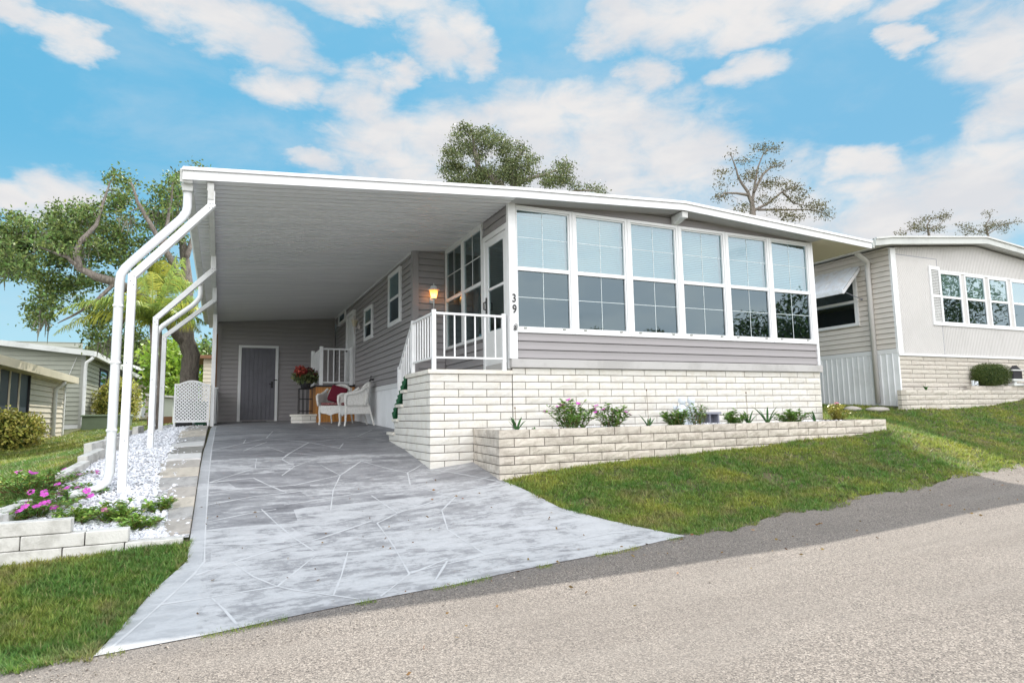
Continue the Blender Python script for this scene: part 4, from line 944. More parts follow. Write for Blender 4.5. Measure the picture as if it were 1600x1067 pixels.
for x, y, x2, y2, up, nm in ((-1.60,8.75,-1.46,9.30,.05,'edging block nearest the flowers, lowest of the stepped row'),(-1.50,9.35,-1.40,9.95,.10,'second edging block from the flowers, behind the front downspout'),(-1.64,10.55,-1.36,11.2,.16,'edging block standing highest behind the front post'),
      (-1.62,12.2,-1.58,12.8,.10,'grey edging block half hidden behind the front pair of posts'),(-1.62,13.8,-1.58,14.4,.10,'edging block beside the second downspout outlet'),(-1.60,15.6,-1.56,16.3,.13,'farthest grey edging block next to the sunlit lawn')):
    za = g1(x, y)+up; zb2 = g1(x2, y2)+up; mb = MB().bar((x, y, za-.03), (x2, y2, zb2-.03), .11, .20); solo('edging_block', mb, M['wblock'], nm, 'edging block', (x, y, za-.13), EG, bevel=.006)
PVL = ['pale paver, first of the row beside the driveway at the retaining wall end', 'second paver along the driveway, speckled with fallen pebbles', 'third paver, narrow and cracked along its edge', 'fourth paver, where the row widens', 'fifth paver, wide sand coloured slab', 'sixth paver with a broken left corner', 'seventh paver, tan slab before the brightest one', 'eighth paver, the brightest white slab of the row', 'ninth paver, dark slab behind the brightest one', 'tenth paver, second bright slab of the row', 'eleventh paver, grey slab', 'twelfth paver, level with the second post', 'thirteenth paver, grey slab behind the second post', 'fourteenth paver, nearing the lattice', 'fifteenth paver, flat slab close to the lattice', 'farthest paver, in front of the lattice screen']
y = 6.10; i = 0
mpav = [M['paver'], mat('pale paver', (.62,.61,.60), .85, .2, bump=.4, mott=.3, mscale=8), mat('dark paver', (.27,.26,.24), .85, .2, bump=.4, mott=.5, mscale=8), mat('grey paver', (.40,.39,.38), .85, .2, bump=.4, mott=.7, mscale=9), mat('sand paver', (.54,.49,.42), .85, .2, bump=.4, mott=.6, mscale=7)]
while y < 17.9 and i < 16:
    wd = .20 if i < 3 else (.26 if i == 3 else random.uniform(.36, .44)); ln = .38 if i < 4 else (.42 if i < 8 else .85)
    x1 = -.197; x0 = x1-wd; mp = mpav[1] if i in (7, 9) else (mpav[2] if i == 8 else mpav[(0, 3, 4)[i % 3]])
    mb = MB(); jz = random.uniform(-.006,.010); q = [(x0+random.uniform(-.012,.012), y+.010), (x1, y+.014), (x1, y+ln-.014), (x0+random.uniform(-.012,.012), y+ln-.010)]
    vs = [(a, b, g1(a, b)+.045+jz) for a, b in q]; vs = [(a, b, g1(a, b)-.02) for a, b in q]+vs
    mb.add(vs, [(0,3,2,1),(4,5,6,7),(0,1,5,4),(1,2,6,5),(2,3,7,6),(3,0,4,7)])
    solo('paver_slab', mb, mp, PVL[i], 'paver', (x0, y, g1(x0, y)), 'pavers beside the driveway', bevel=.006); y += ln; i += 1
# ================================================================== lattice
LT = thing('lattice_screen', 'white arched lattice screen hiding the bins beside the back post', 'lattice', (-.58, 16.9, -.2))
x0, x1, zb, zt = -.98, -.23, -.06, .84
def arch(x): t = (x-x0)/(x1-x0); return zt+.085*max(0, math.sin(math.pi*(t-.12)/.76)) if .12 < t < .88 else zt
fr_ = MB().box(x0, x0+.035, 16.88, 16.91, -.17, zt).box(x1-.035, x1, 16.88, 16.91, -.17, zt).box(x0+.0355, x1-.0355, 16.88, 16.91, zb, zb+.045)
pts = [x0+.036+(x1-x0-.072)*k/14 for k in range(15)]
for a, b in zip(pts, pts[1:]): fr_.add([(a,16.88,arch(a)),(b,16.88,arch(b)),(b,16.88,arch(b)-.04),(a,16.88,arch(a)-.04),(a,16.91,arch(a)),(b,16.91,arch(b)),(b,16.91,arch(b)-.04),(a,16.91,arch(a)-.04)], [(0,3,2,1),(4,5,6,7),(0,1,5,4),(3,7,6,2)])
part('frame', fr_, M['whitev'], LT)
lt = MB()
for sgn in (1, -1):
    c = -2.0
    while c < 2.2:
        pa = []
        for k in range(81):
            x = x0+.03+(x1-x0-.06)*k/80; z = c+sgn*(x-x0)
            if zb+.03 < z < arch(x)-.03: pa.append((x, z))
        if len(pa) > 2:
            yy = 16.89 if sgn > 0 else 16.899
            lt.bar((pa[0][0], yy, pa[0][1]), (pa[-1][0], yy, pa[-1][1]), .008, .026, (0,1,0)) if False else lt.add(
                [(pa[0][0]-.0, yy, pa[0][1]-.019),(pa[-1][0], yy, pa[-1][1]-.019),(pa[-1][0], yy, pa[-1][1]+.019),(pa[0][0], yy, pa[0][1]+.019),
                 (pa[0][0], yy+.008, pa[0][1]-.019),(pa[-1][0], yy+.008, pa[-1][1]-.019),(pa[-1][0], yy+.008, pa[-1][1]+.019),(pa[0][0], yy+.008, pa[0][1]+.019)], [(0,1,2,3),(7,6,5,4),(0,4,5,1),(3,2,6,7)])
        c += .079
part('slats', lt, M['whitev'], LT)
L2_ = thing('lattice_side_screen', 'narrow white lattice panel beside the grey shed wall', 'lattice', (-.06, 18.2, -.1))
mb = MB().box(-.085, -.065, 17.3, 18.9, -.1, .74)
for k in range(17): mb.box(-.12, -.06, 17.3+k*.1, 17.33+k*.1, -.1, .74)
part('slats', mb, M['whitev'], L2_); part('top_rail', MB().box(-.125, -.05, 17.28, 18.95, .741, .78), M['whitev'], L2_)
solo('storage_bin', MB().prism([(-.95,-.16),(-.62,-.16),(-.60,.45),(-.97,.45)], 'y', 17.3, 17.9).box(-.98,-.59,17.28,17.92,.451,.49), M['black'], 'black bin behind the left half of the arched lattice', 'bin', (-.78,17.6,-.16), bevel=.01)
solo('storage_bin', MB().prism([(-.54,-.16),(-.30,-.16),(-.28,.40),(-.56,.40)], 'y', 17.3, 17.9).box(-.57,-.27,17.28,17.92,.401,.44), M['greenplastic'], 'dark green bin behind the right half of the arched lattice', 'bin', (-.42,17.6,-.16), bevel=.01)
solo('tan_board', MB().box(-.135, -.105, 19.0, 19.04, .55, 2.3), M['brownwood'], 'thin brown board against the left end of the grey shed', 'board', (-.12,19.02,.55))
# ================================================================== back deck
DK = thing('side_deck', 'small varnished plywood deck by the side door at the back of the carport', 'deck', (2.6, 16.5, -.2))
part('front_panel', MB().box(2.12, 3.01, 16.0, 16.02, -.24, .735), M['wood'], DK); part('side_panel', MB().box(2.10, 2.12, 16.0205, 17.3, -.24, .735), M['wood'], DK)
part('floor', MB().box(2.08, 3.0, 15.97, 17.32, .736, .775), M['dark'], DK)
DR_ = thing('deck_railing', 'white metal railing standing on the varnished plywood deck', 'railing', (2.6, 16.05, .775))
for (x, y) in ((2.21,16.05),(2.93,16.05),(2.16,17.25)): part('post', MB().box(x-.04, x+.04, y-.04, y+.04, .775, 1.72), M['white'], DR_, bevel=.004)
part('rail', MB().box(2.2505, 2.8895, 16.035, 16.065, 1.64, 1.68), M['white'], DR_); part('rail', MB().box(2.2505, 2.8895, 16.035, 16.065, .83, .86), M['white'], DR_)
part('rail', MB().box(2.165, 2.195, 16.0905, 17.2095, 1.60, 1.64), M['white'], DR_); part('rail', MB().box(2.165, 2.195, 16.0905, 17.2095, .83, .86), M['white'], DR_)
for k in range(4): x = 2.37+k*.135; part('baluster', MB().box(x-.012, x+.012, 16.04, 16.06, .861, 1.639), M['white'], DR_)
for k in range(8): y = 16.2+k*.13; part('baluster', MB().box(2.17, 2.19, y-.012, y+.012, .861, 1.599), M['white'], DR_)
BP = thing('block_pier', 'low cream block pier at the left foot of the plywood deck', 'low wall', (1.95, 16.1, -.2))
bw = MB(); blocks(bw, (1.78,16.0), (2.11,16.0), [(-.19,-.06,0,.33),(-.06,.04,0,.33)]); part('front_blocks', bw, M['block'], BP)
bw = MB(); blocks(bw, (1.56,16.35), (1.78,16.0), [(-.19,-.06,0,.41),(-.06,.04,0,.41)]); part('side_blocks', bw, M['block'], BP)
part('cap', MB().prism([(1.54,16.40),(1.75,15.97),(2.12,15.97),(2.12,16.5)], 'z', .041, .085), M['cap'], BP); part('mortar', MB().prism([(1.57,16.38),(1.785,16.01),(2.10,16.01),(2.10,16.48)], 'z', -.3, .04), M['mortar'], BP)
PS = thing('wire_plant_stand', 'black wire plant stand on the low block pier', 'plant stand', (1.90, 16.3, .085)); mb = MB()
for dx in (-.15, -.05, .05, .15):
    for dy in (-.12, .12): mb.tube([(1.88+dx, 16.28+dy, .085), (1.88+dx, 16.28+dy, .70)], .009, 6)
for z in (.16, .45, .70):
    for dy in (-.12, .12): mb.tube([(1.72,16.28+dy,z),(2.04,16.28+dy,z)], .010, 6)
    for dx in (-.155, .155): mb.tube([(1.88+dx,16.15,z),(1.88+dx,16.41,z)], .010, 6)
part('frame', mb, M['black'], PS)
FP = thing('potted_flowers', 'dark pot of red flowers and drooping foliage on the black wire stand', 'potted plant', (1.88, 16.28, .70))
part('pot', MB().lathe((1.88,16.28,.705), [(.10,0),(.14,.16),(.15,.18),(.13,.18)], 14), M['dark'], FP, smooth=True)
q = rng.normal(0, 1, (900, 3)); q /= np.linalg.norm(q, axis=1)[:,None]; q *= np.array([.30,.22,.20])*rng.uniform(.4,1,900)[:,None]
part('foliage', foliage_mesh('foliage', np.array([1.88,16.28,1.0])+q, .10, M['leafolive'], (1.88,16.28,.70)), None, FP)
q = rng.normal(0, 1, (260, 3)); q /= np.linalg.norm(q, axis=1)[:,None]
part('flowers', foliage_mesh('flowers', np.array([1.74,16.12,1.13])+q*np.array([.13,.06,.09]), .06, M['redpetal'], (1.88,16.28,.70)), None, FP)
part('flowers', foliage_mesh('flowers', np.array([1.98,16.12,1.10])+q[:90]*np.array([.15,.06,.09]), .05, M['maroon'], (1.88,16.28,.70)), None, FP)
# ================================================================== wall lanterns
def lantern(x, y, z, d, label, lit):
    T = thing('wall_lantern', label, 'lamp', (x, y, z), 'carriage lanterns on the grey side walls'); d = Vector(d); c = Vector((x, y, z))+d*.13
    part('wall_mount', MB().blob(Vector((x,y,z-.06))+d*.015, (.045,.045,.07), 10, 8), M['whitev' if lit else 'pinkgrey'], T, smooth=True)
    part('arm', MB().tube([Vector((x,y,z-.06))+d*.02, Vector((x,y,z-.10))+d*.08, c+Vector((0,0,-.09))], .013, 8).tube([c+Vector((0,0,-.05)), c+Vector((0,0,-.13)), c+Vector((0,0,-.24))], [.022,.016,.006], 8), M['whitev' if lit else 'pinkgrey'], T, smooth=True)
    part('glass_shade', MB().lathe(c, [(.045,-.05),(.078,.09)], 6), M['amber' if lit else 'lampglass'], T)
    part('roof_cap', MB().lathe(c, [(.105,.091),(.108,.10),(.060,.125),(.058,.155),(.03,.175),(.012,.18),(.006,.215)], 6), M['whitev' if lit else 'pinkgrey'], T)
    part('cage', MB().lathe(c, [(.05,-.062),(.052,-.051)], 6), M['whitev' if lit else 'pinkgrey'], T)
    if lit: part('bulb', MB().blob(c+Vector((0,-.0,.03)), (.020,.020,.034), 8, 6), M['bulb'], T, smooth=True)
    return c
c = lantern(3.352, 10.76, 2.09, (0,-1,0), 'lit carriage lantern glowing amber on the wall beside the landing', True)
pl = bpy.data.lights.new('lantern_light', 'POINT'); pl.energy = 1.5; pl.color = (1,.62,.28); pl.shadow_soft_size = .05
plo = bpy.data.objects.new('lantern_light', pl); C.objects.link(plo); plo.location = c+Vector((0,0,.0))
lantern(3.0, 15.35, 2.20, (-1,0,0), 'unlit tan carriage lantern beside the back side door', False)
# ================================================================== wicker chairs
def wicker_chair(name, label, loc, rz, cushion):
    T = thing(name, label, 'chair', (0,0,0), 'white wicker armchairs in the carport')
    fr = MB(); s = .27
    apron = [(-s,.42),(s,.42),(s,.30),(.19,.25),(.10,.235),(0,.20),(-.10,.235),(-.19,.25),(-s,.30)]
    fr.prism(apron, 'y', -.27, -.25); fr.box(-s, s, -.249, .25, .39, .42); fr.box(-s, -s+.02, -.249, .25, .24, .389).box(s-.02, s, -.249, .25, .24, .389)
    part('seat', fr, M['wicker'], T, bevel=.008)
    bk = MB(); n = 18; V = []
    for i in range(n+1):
        a = math.pi*i/n; x = -.30*math.cos(a); zt_ = .42+.47*math.sin(a)**.65; y = .25+.07*(zt_-.42)-.10*abs(math.cos(a))**2
        V.append((x, y, zt_, zt_))
    vs = []; fs = []
    for i, (x, y, z, _) in enumerate(V):
        for q in range(7):
            t = q/6; zz = .42+(z-.42)*t; yy = .25+.10*(zz-.42)-.12*(x/.30)**2
            vs += [(x, yy, zz), (x, yy+.015, zz)]
    for i in range(n):
        for q in range(6):
            A = (i*7+q)*2; B = ((i+1)*7+q)*2; fs += [(A, B, B+2, A+2), (A+1, A+3, B+3, B+1)]
    bk.add(vs, fs); part('backrest', bk, M['wicker'], T, smooth=True)
    rim = [(x, .25+.10*(z-.42)-.12*(x/.30)**2, z) for x, y, z, _ in V]
    part('back_rim', MB().tube(rim, .038, 10), M['wicker'], T, smooth=True)
    for sx in (-1, 1):
        arm = MB().tube([(sx*.29,.16,.80),(sx*.31,.05,.72),(sx*.315,-.10,.665),(sx*.315,-.22,.66),(sx*.31,-.275,.63),(sx*.30,-.285,.54),(sx*.285,-.27,.42)], [.030,.034,.036,.036,.033,.028,.024], 10)
        arm.prism([(-.25,.42),(.20,.42),(.14,.74),(.02,.70),(-.12,.655),(-.24,.65)], 'x', sx*.295-.008, sx*.295+.008)
        part('arm', arm, M['wicker'], T, smooth=False)
        part('leg', MB().tube([(sx*.25,-.25,.42),(sx*.255,-.262,.25),(sx*.245,-.26,.10),(sx*.25,-.275,.015),(sx*.25,-.275,0)], [.030,.026,.019,.022,.026], 10), M['wicker'], T, smooth=True)
        part('leg', MB().tube([(sx*.24,.22,.42),(sx*.25,.27,.22),(sx*.26,.33,.01),(sx*.26,.33,0)], [.026,.020,.018,.022], 10), M['wicker'], T, smooth=True)
    cu = part('cushion', MB().box(-.245, .245, -.245, .215, .425, .49), M['floral'], T, bevel=.025)
    T.location = loc; T.rotation_euler = (0,0,rz); return T
c1 = wicker_chair('wicker_armchair', 'white wicker armchair facing the driveway with a maroon pillow leaning on its back', (2.38, 14.88, g1(2.2,14.7)+.014), R_(-36), 1)
c2 = wicker_chair('wicker_armchair', 'white wicker armchair turned sideways, its back to the white skirting', (2.60, 13.75, g1(2.6,13.9)+.014), R_(-86), 1)
mb = MB(); mb.box(-.19, .19, -.05, .05, -.19, .19)
pw = solo('throw_pillow', mb, M['maroon'], 'maroon square pillow on the seat of the wicker chair facing the driveway', 'pillow', (0,0,0), bevel=.04)
pw.location = (2.42, 14.92, g1(2.2,14.7)+.69); pw.rotation_euler = (R_(-16), R_(16), R_(-30))
pw = solo('lumbar_pillow', MB().box(-.17, .17, -.045, .045, -.09, .09), M['floral'], 'small dark floral pillow in the sideways wicker chair', 'pillow', (0,0,0), bevel=.035)
pw.location = (2.72, 13.75, g1(2.6,13.9)+.585); pw.rotation_euler = (R_(-8), 0, R_(-86))
# ================================================================== RIGHT NEIGHBOUR
N = thing('neighbour_home', 'pale greige neighbouring mobile home on the right with a tan block base', 'house', (18, 12, .1))
XN = 13.34; YN = 9.12
def groove(mb, poly_x0, poly_x1, z0, z1f, y, pitch=.058):
    x = poly_x0
    while x < poly_x1-.01:
        b = min(x+pitch-.011, poly_x1); zt = min(z1f(x), z1f(b)); mb.box(x, b, y-.006, y+.03, z0, zt); x += pitch
    return mb
def ztop(x): return 3.55+(x-13.3)*.099 if x < 16.45 else 3.86-(x-16.45)*.085
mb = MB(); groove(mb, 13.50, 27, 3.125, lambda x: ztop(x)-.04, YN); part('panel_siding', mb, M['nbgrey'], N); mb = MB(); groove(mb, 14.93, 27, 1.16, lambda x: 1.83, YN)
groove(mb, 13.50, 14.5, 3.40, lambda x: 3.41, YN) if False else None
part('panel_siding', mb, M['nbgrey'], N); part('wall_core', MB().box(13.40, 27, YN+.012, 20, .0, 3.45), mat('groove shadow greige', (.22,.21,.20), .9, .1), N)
dg = MB()                                                       # diagonal grooved panel
xa, xb_, za, zb_ = 13.50, 14.925, 1.16, 3.36; pit = .085; c = -3.0
while c < 3.5:
    # strip between lines z = x*1 + c and +pitch, clipped to the rectangle
    def clip(poly, f):
        out = []
        for i in range(len(poly)):
            a, b = poly[i], poly[(i+1) % len(poly)]; fa, fb = f(a), f(b)
            if fa >= 0: out.append(a)
            if fa*fb < 0: t_ = fa/(fa-fb); out.append((a[0]+(b[0]-a[0])*t_, a[1]+(b[1]-a[1])*t_))
        return out
    po = [(xa,za),(xb_,za),(xb_,zb_),(xa,zb_)]
    o1 = za+c*1.0
    po = clip(po, lambda p: (p[1]-za)-(p[0]-xa)*1.25-c) ; po = clip(po, lambda p: c+pit-.011-((p[1]-za)-(p[0]-xa)*1.25)) if po else po
    if len(po) > 2: dg.prism(po, 'y', YN-.010, YN+.03)
    c += pit
part('diagonal_panel', dg, M['nbgrey'], N)
part('panel_edging', MB().box(13.5, 14.93, YN-.012, YN-.0065, 3.362, 3.374).box(14.92, 14.932, YN-.012, YN+.0, 1.17, 1.83).box(14.92, 14.932, YN-.012, YN, 3.14, 3.361), M['greytin'], N)
part('corner_trim', MB().box(13.33, 13.495, YN-.02, YN+.03, 1.16, 3.50), M['white'], N)
part('base_band', MB().box(13.33, 27, YN-.03, YN+.029, 1.115, 1.159), M['whitev'], N)
bw = MB(); rr = [(z0, z1, 0, 5.6) for (z0, z1, _, _) in rows_down(1.112, -.15, 0, 5.6, .0965)]; blocks(bw, (13.36, YN), (19, YN), rr, L=.80, rough=.008, gap=.012); part('block_skirt', bw, M['nbblock'], N)
part('mortar', MB().box(13.362, 19, YN+.006, YN+.2, -.2, 1.11), M['mortarold'], N)
s = MB(); siding(s, (XN, 20), (XN, YN+.03), 1.27, 3.52, lap=.115); part('side_siding', s, M['nbtan'], N)
part('side_band', MB().box(XN-.02, XN+.03, YN, 20, 1.17, 1.268), M['whitev'], N)
mb = MB(); y = YN
while y < 14: mb.box(XN-.012, XN+.03, y, y+.12, -.1, 1.169).box(XN-.03, XN-.005, y+.121, y+.139, -.1, 1.169); y += .14
part('side_skirting', mb, M['alu'], N)
tp = [(12.55, 3.44), (13.05, 3.52), (16.5, 3.86), (27, 2.98)]
part('roof', MB().prism([(x, z) for x, z in tp]+[(x, z+.13) for x, z in tp[::-1]], 'y', 8.9, 20), M['roofmetal'], N)
part('fascia', MB().prism([(x, z-.03) for x, z in tp]+[(x, z+.105) for x, z in tp[::-1]], 'y', 8.86, 8.899), M['nbfascia'], N)
part('roof_edge_cap', MB().prism([(x, z+.106) for x, z in tp]+[(x, z+.145) for x, z in tp[::-1]], 'y', 8.83, 8.93), M['whitedull'], N)
part('side_gutter', MB().box(12.50, 12.56, 8.9, 20, 3.37, 3.53), M['nbfascia'], N)
f = MB(); f.box(14.93, 27, YN-.02, YN+.03, 3.085, 3.124).box(14.93, 27, YN-.03, YN+.03, 1.831, 1.885); part('window_trim', f, M['whitev'], N)
for i in range(8):
    a = 15.03+i*.925; b = a+.70; f = MB()
    f.box(a-.05, a, YN-.015, YN+.03, 1.886, 3.084).box(b, b+.05, YN-.015, YN+.03, 1.886, 3.084).box(a+.0005, b-.0005, YN-.015, YN+.03, 3.04, 3.084).box(a+.0005, b-.0005, YN-.015, YN+.03, 1.886, 1.925).box(a+.0005, b-.0005, YN-.010, YN+.03, 2.475, 2.53)
    wn = part('window', f, M['whitev'], N, bevel=.003)
    part('upper_pane', MB().box(a, b, YN+.005, YN+.009, 2.531, 3.039), M['glassup'], wn); part('lower_pane', MB().box(a, b, YN+.005, YN+.009, 1.926, 2.474), M['glasslow'], wn)
    part('blind', MB().box(a, b, YN+.02, YN+.0202, 2.531, 3.039), M['blind'], wn); part('insect_screen', MB().box(a, b, YN+.02, YN+.0202, 1.926, 2.474), M['screen'], wn)
    if i < 7: part('mullion_siding', MB().box(b+.0505, a+.925-.0505, YN-.004, YN+.03, 1.886, 3.084), M['nbgrey'], N)
mb = MB().box(14.60, 14.66, YN-.035, YN-.008, 1.83, 3.19).box(14.93, 14.978, YN-.035, YN-.0205, 1.83, 3.19).box(14.6605, 14.9295, YN-.035, YN-.021, 3.11, 3.19).box(14.6605, 14.9295, YN-.035, YN-.021, 1.83, 1.91).box(14.6605, 14.9295, YN-.035, YN-.021, 2.47, 2.54)
sh = part('shutter', mb, M['whitev'], N); mb = MB()
z = 1.92
while z < 3.10:
    if not 2.44 < z < 2.54: mb.add([(14.661,YN-.030,z),(14.929,YN-.030,z),(14.929,YN-.012,z+.028),(14.661,YN-.012,z+.028)], [(0,1,2,3)])
    z += .036
part('louvres', mb, M['whitedull'], sh)
# side window with awning
f = MB().box(XN-.045, XN+.02, 9.97, 10.05, 1.88, 3.17).box(XN-.045, XN+.02, 11.40, 11.48, 1.88, 3.17).box(XN-.045, XN+.02, 10.0505, 11.3995, 1.88, 1.95).box(XN-.045, XN+.02, 10.0505, 11.3995, 3.09, 3.17).box(XN-.04, XN+.02, 10.0505, 11.3995, 2.42, 2.48)
wn = part('window', f, M['cream'] if 0 else M['whitev'], N); part('pane', MB().box(XN-.022, XN-.018, 10.051, 11.399, 1.951, 2.419), M['glasslow'], wn); part('pane', MB().box(XN-.022, XN-.018, 10.051, 11.399, 2.481, 3.089), M['glasswin'], wn); part('insect_screen', MB().box(XN-.016, XN-.015, 10.051, 11.399, 1.951, 3.089), M['screen'], wn)
aw = MB(); n_ = 9
for k in range(n_):
    y0 = 9.86+k*.19; o = .012 if k % 2 else 0
    aw.add([(XN-.04,y0,3.23+o),(XN-.04,y0+.186,3.23+o),(XN-.62,y0+.186,2.66+o),(XN-.62,y0,2.66+o),(XN-.04,y0,3.245+o),(XN-.04,y0+.186,3.245+o),(XN-.62,y0+.186,2.675+o),(XN-.62,y0,2.675+o)], [(0,1,2,3),(7,6,5,4),(0,4,5,1),(3,2,6,7),(0,3,7,4),(1,5,6,2)])
aw.box(XN-.66, XN-.62, 9.85, 11.58, 2.57, 2.67); aw.prism([(XN-.04,3.22),(XN-.62,2.65),(XN-.62,2.56),(XN-.04,3.13)], 'y', 9.84, 9.858)
a_ = part('awning', aw, M['awning'], N); part('awning_arm', MB().tube([(XN-.03,9.86,2.47),(XN-.62,9.86,2.62)], .008, 6).blob((XN-.03,9.86,2.47),(.025,.025,.025),6,5), M['greytin'], a_)
part('downspout', MB().tube([(12.60,9.42,3.42),(12.80,9.46,3.36),(13.18,9.56,3.27),(13.24,9.60,3.20),(13.26,9.62,3.08),(13.26,9.62,.1)], .055, 8, sq=.85), M['nbgrey'], N, smooth=True)
LW = thing('low_block_wall', 'low tan block bed wall in front of the neighbouring home', 'low wall', (15, 8.85, .1))
bw = MB(); blocks(bw, (12.93,8.85), (20,8.85), rows_down(.362, -.2, 0, 7.05, .105), L=.52, rough=.012); blocks(bw, (15.45,8.93), (20,8.93), [(.362,.458,0,4.5)], L=.6, rough=.012); part('front_blocks', bw, M['nbblock'], LW)
bw = MB(); blocks(bw, (13.26,9.11), (12.935,8.855), rows_down(.362, -.2, 0, .41, .105), L=.4); part('side_blocks', bw, M['nbblock'], LW); part('mortar', MB().box(12.96, 20, 8.866, 8.95, -.3, .355).box(13.2, 20, 8.9505, 9.1, -.3, .32), M['mortarold'], LW)
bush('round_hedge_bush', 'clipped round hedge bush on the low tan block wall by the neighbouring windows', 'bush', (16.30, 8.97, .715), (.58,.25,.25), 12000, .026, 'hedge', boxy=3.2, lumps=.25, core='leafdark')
strap(13.9, 8.95, .35, .16, 8, 'dark low plant lying on the low tan block wall'); 
k0_ = len(bpy.data.objects); before = set(bpy.data.objects)
OR = thing('yard_ornament', 'dark lantern shaped yard ornament between the clipped bush and the red pinwheel', 'ornament', (16.85, 8.72, .44))
part('base', MB().box(16.62, 17.10, 8.66, 8.80, .44, .50), M['whitedull'], OR, bevel=.01); part('body', MB().box(16.66, 17.02, 8.68, 8.78, .61, .80), M['dark'], OR, bevel=.01); part('shelf', MB().box(16.60, 17.08, 8.66, 8.80, .56, .609).box(16.60, 17.05, 8.66, 8.80, .801, .83).box(16.72,16.80,8.70,8.76,.50,.56), M['whitedull'], OR); part('roof', MB().prism([(16.66,.831),(17.0,.831),(16.90,.88),(16.83,.93),(16.76,.88)], 'y', 8.68, 8.78), M['dark'], OR)
PW = thing('pinwheel', 'red pinwheel on a thin stick beside the dark yard ornament', 'pinwheel', (17.12, 8.66, .44))
mb = MB(); c0 = Vector((17.10, 8.62, .76))
for k in range(6):
    a = k*math.pi/3; mb.add([c0, c0+Vector((.10*math.cos(a), -.02, .10*math.sin(a))), c0+Vector((.11*math.cos(a+.6), .02, .11*math.sin(a+.6)))], [(0,1,2)])
part('blades', mb, M['redpetal'], PW); part('stick', MB().tube([(17.10,8.64,.76),(17.10,8.64,.34)], .006, 6), M['greytin'], PW)
solo('white_goose_ornament', MB().tube([(16.98,8.60,.45),(17.02,8.60,.53),(17.10,8.60,.54),(17.2,8.6,.47),(17.3,8.6,.44)], [.02,.03,.03,.04,.02], 8), M['statue'], 'small white curved ornament below the red pinwheel', 'ornament', (17.1,8.6,.44), smooth=True)
OB = MB().box(14.98,15.02,8.6,8.64,.44,.56).box(15.12,15.16,8.6,8.64,.44,.54).box(15.0,15.15,8.6,8.64,.46,.49)
solo('outdoor_outlet', OB, M['statue'], 'little white two pronged outlet stand left of the clipped bush', 'outlet', (15.07,8.62,.44))
for o in set(bpy.data.objects)-before:
    if o.parent is None: o.location.x *= 1.024; o.location.y *= 1.024; o.location.z += .012
for (x, y, s_, lb) in ((12.0,9.3,.14,'flat grey stone at the foot of the ribbed skirting, left one'),(12.35,9.0,.18,'wide grey splash stone beside the corner of the low tan wall')):
    z = g1(x, y); solo('splash_stone', MB().blob((x,y,z+.03), (s_*1.6,s_,.06), 10, 6, .12), M['paver'], lb, 'stone', (x,y,z), 'grey stones by the neighbour\'s downspout', smooth=True)
# ================================================================== LEFT NEIGHBOURS
CR_ = thing('cream_house', 'cream sided house at the far left with dark screened porch panels', 'house', (-6, 21, -.5))
xc = -4.45
s = MB(); siding(s, (xc, 20.05), (xc, 24.1), -.75, 1.22, lap=.145, proud=.02) if False else siding(s, (xc, 24.1), (xc, 20.05), -.75, 1.22, lap=.145, proud=.02)
mb = MB(); s = MB()
def siding_px(s, x, y0, y1, z0, z1, lap):      # faces +x
    return siding(s, (x, y0), (x, y1), z0, z1, lap=lap, proud=.02)
siding_px(s, xc, 20.08, 24.0, -.75, 1.30, .145); part('siding_wall', s, M['cream'], CR_)
part('lower_wall', MB().box(xc-.05, xc, 14, 20.079, -.95, -.35), M['cream'], CR_)
part('screen_panel', MB().box(xc-.03, xc-.02, 14, 20.0, -.35, 1.30), M['screen'], CR_)
for y in (15.2, 16.6, 17.55, 18.35, 19.15): part('screen_post', MB().box(xc-.019, xc+.01, y-.016, y+.016, -.35, 1.30), M['creamfascia'], CR_)
part('porch_post', MB().box(xc-.04, xc+.015, 19.98, 20.07, -.6, 1.30), M['dark'], CR_)
part('corner_trim', MB().box(xc-.05, xc+.04, 24.0, 24.12, -.6, 1.25), M['whitedull'], CR_)
part('wall_core', MB().box(-12, xc-.06, 14, 24.0, -1, 1.3), M['dark'], CR_)
part('roof', MB().prism([(xc+.28, 1.28), (-12, 1.95), (-12, 2.03), (xc+.28, 1.36)], 'y', 13.5, 24.35), M['roofmetal'], CR_)
part('fascia', MB().box(xc+.281, xc+.32, 13.5, 24.36, 1.20, 1.40).box(xc-.02, xc+.28, 13.5, 24.35, 1.20, 1.24), M['creamfascia'], CR_)
part('downspout', MB().tube([(xc+.27,22.6,1.18),(xc+.22,22.6,1.08),(xc+.08,22.6,.98),(xc+.06,22.6,.85),(xc+.06,22.6,-.35),(xc+.10,22.8,-.48),(xc+.2,23.8,-.46)], .055, 8), M['whitedull'], CR_, smooth=True)
SG = thing('sage_house', 'sage green sided house behind the cream one on the left', 'house', (-8, 32, -.2))
xs_ = -4.60
s = MB(); siding(s, (-14, 28), (xs_-.1, 28), -.1, 2.9, lap=.165, proud=.02); part('siding_wall', s, M['sage'], SG)
s = MB(); siding(s, (xs_, 28.1), (xs_, 46), -.1, 2.45, lap=.165, proud=.02); part('side_siding_wall', s, M['sage'], SG)
part('corner_trim', MB().box(xs_-.1, xs_+.03, 27.96, 28.09, -.25, 2.5), M['sagetrim'], SG)
part('skirting', MB().box(-14, xs_-.02, 27.99, 28.05, -.6, -.101).box(xs_-.03, xs_+.0, 28.1, 46, -.6, -.101), M['whitedull'], SG)
part('roof', MB().prism([(xs_+.32, 2.45), (-9.5, 3.05), (-16, 2.4), (-16, 2.5), (-9.5, 3.17), (xs_+.32, 2.57)], 'y', 27.7, 46), M['roofmetal'], SG)
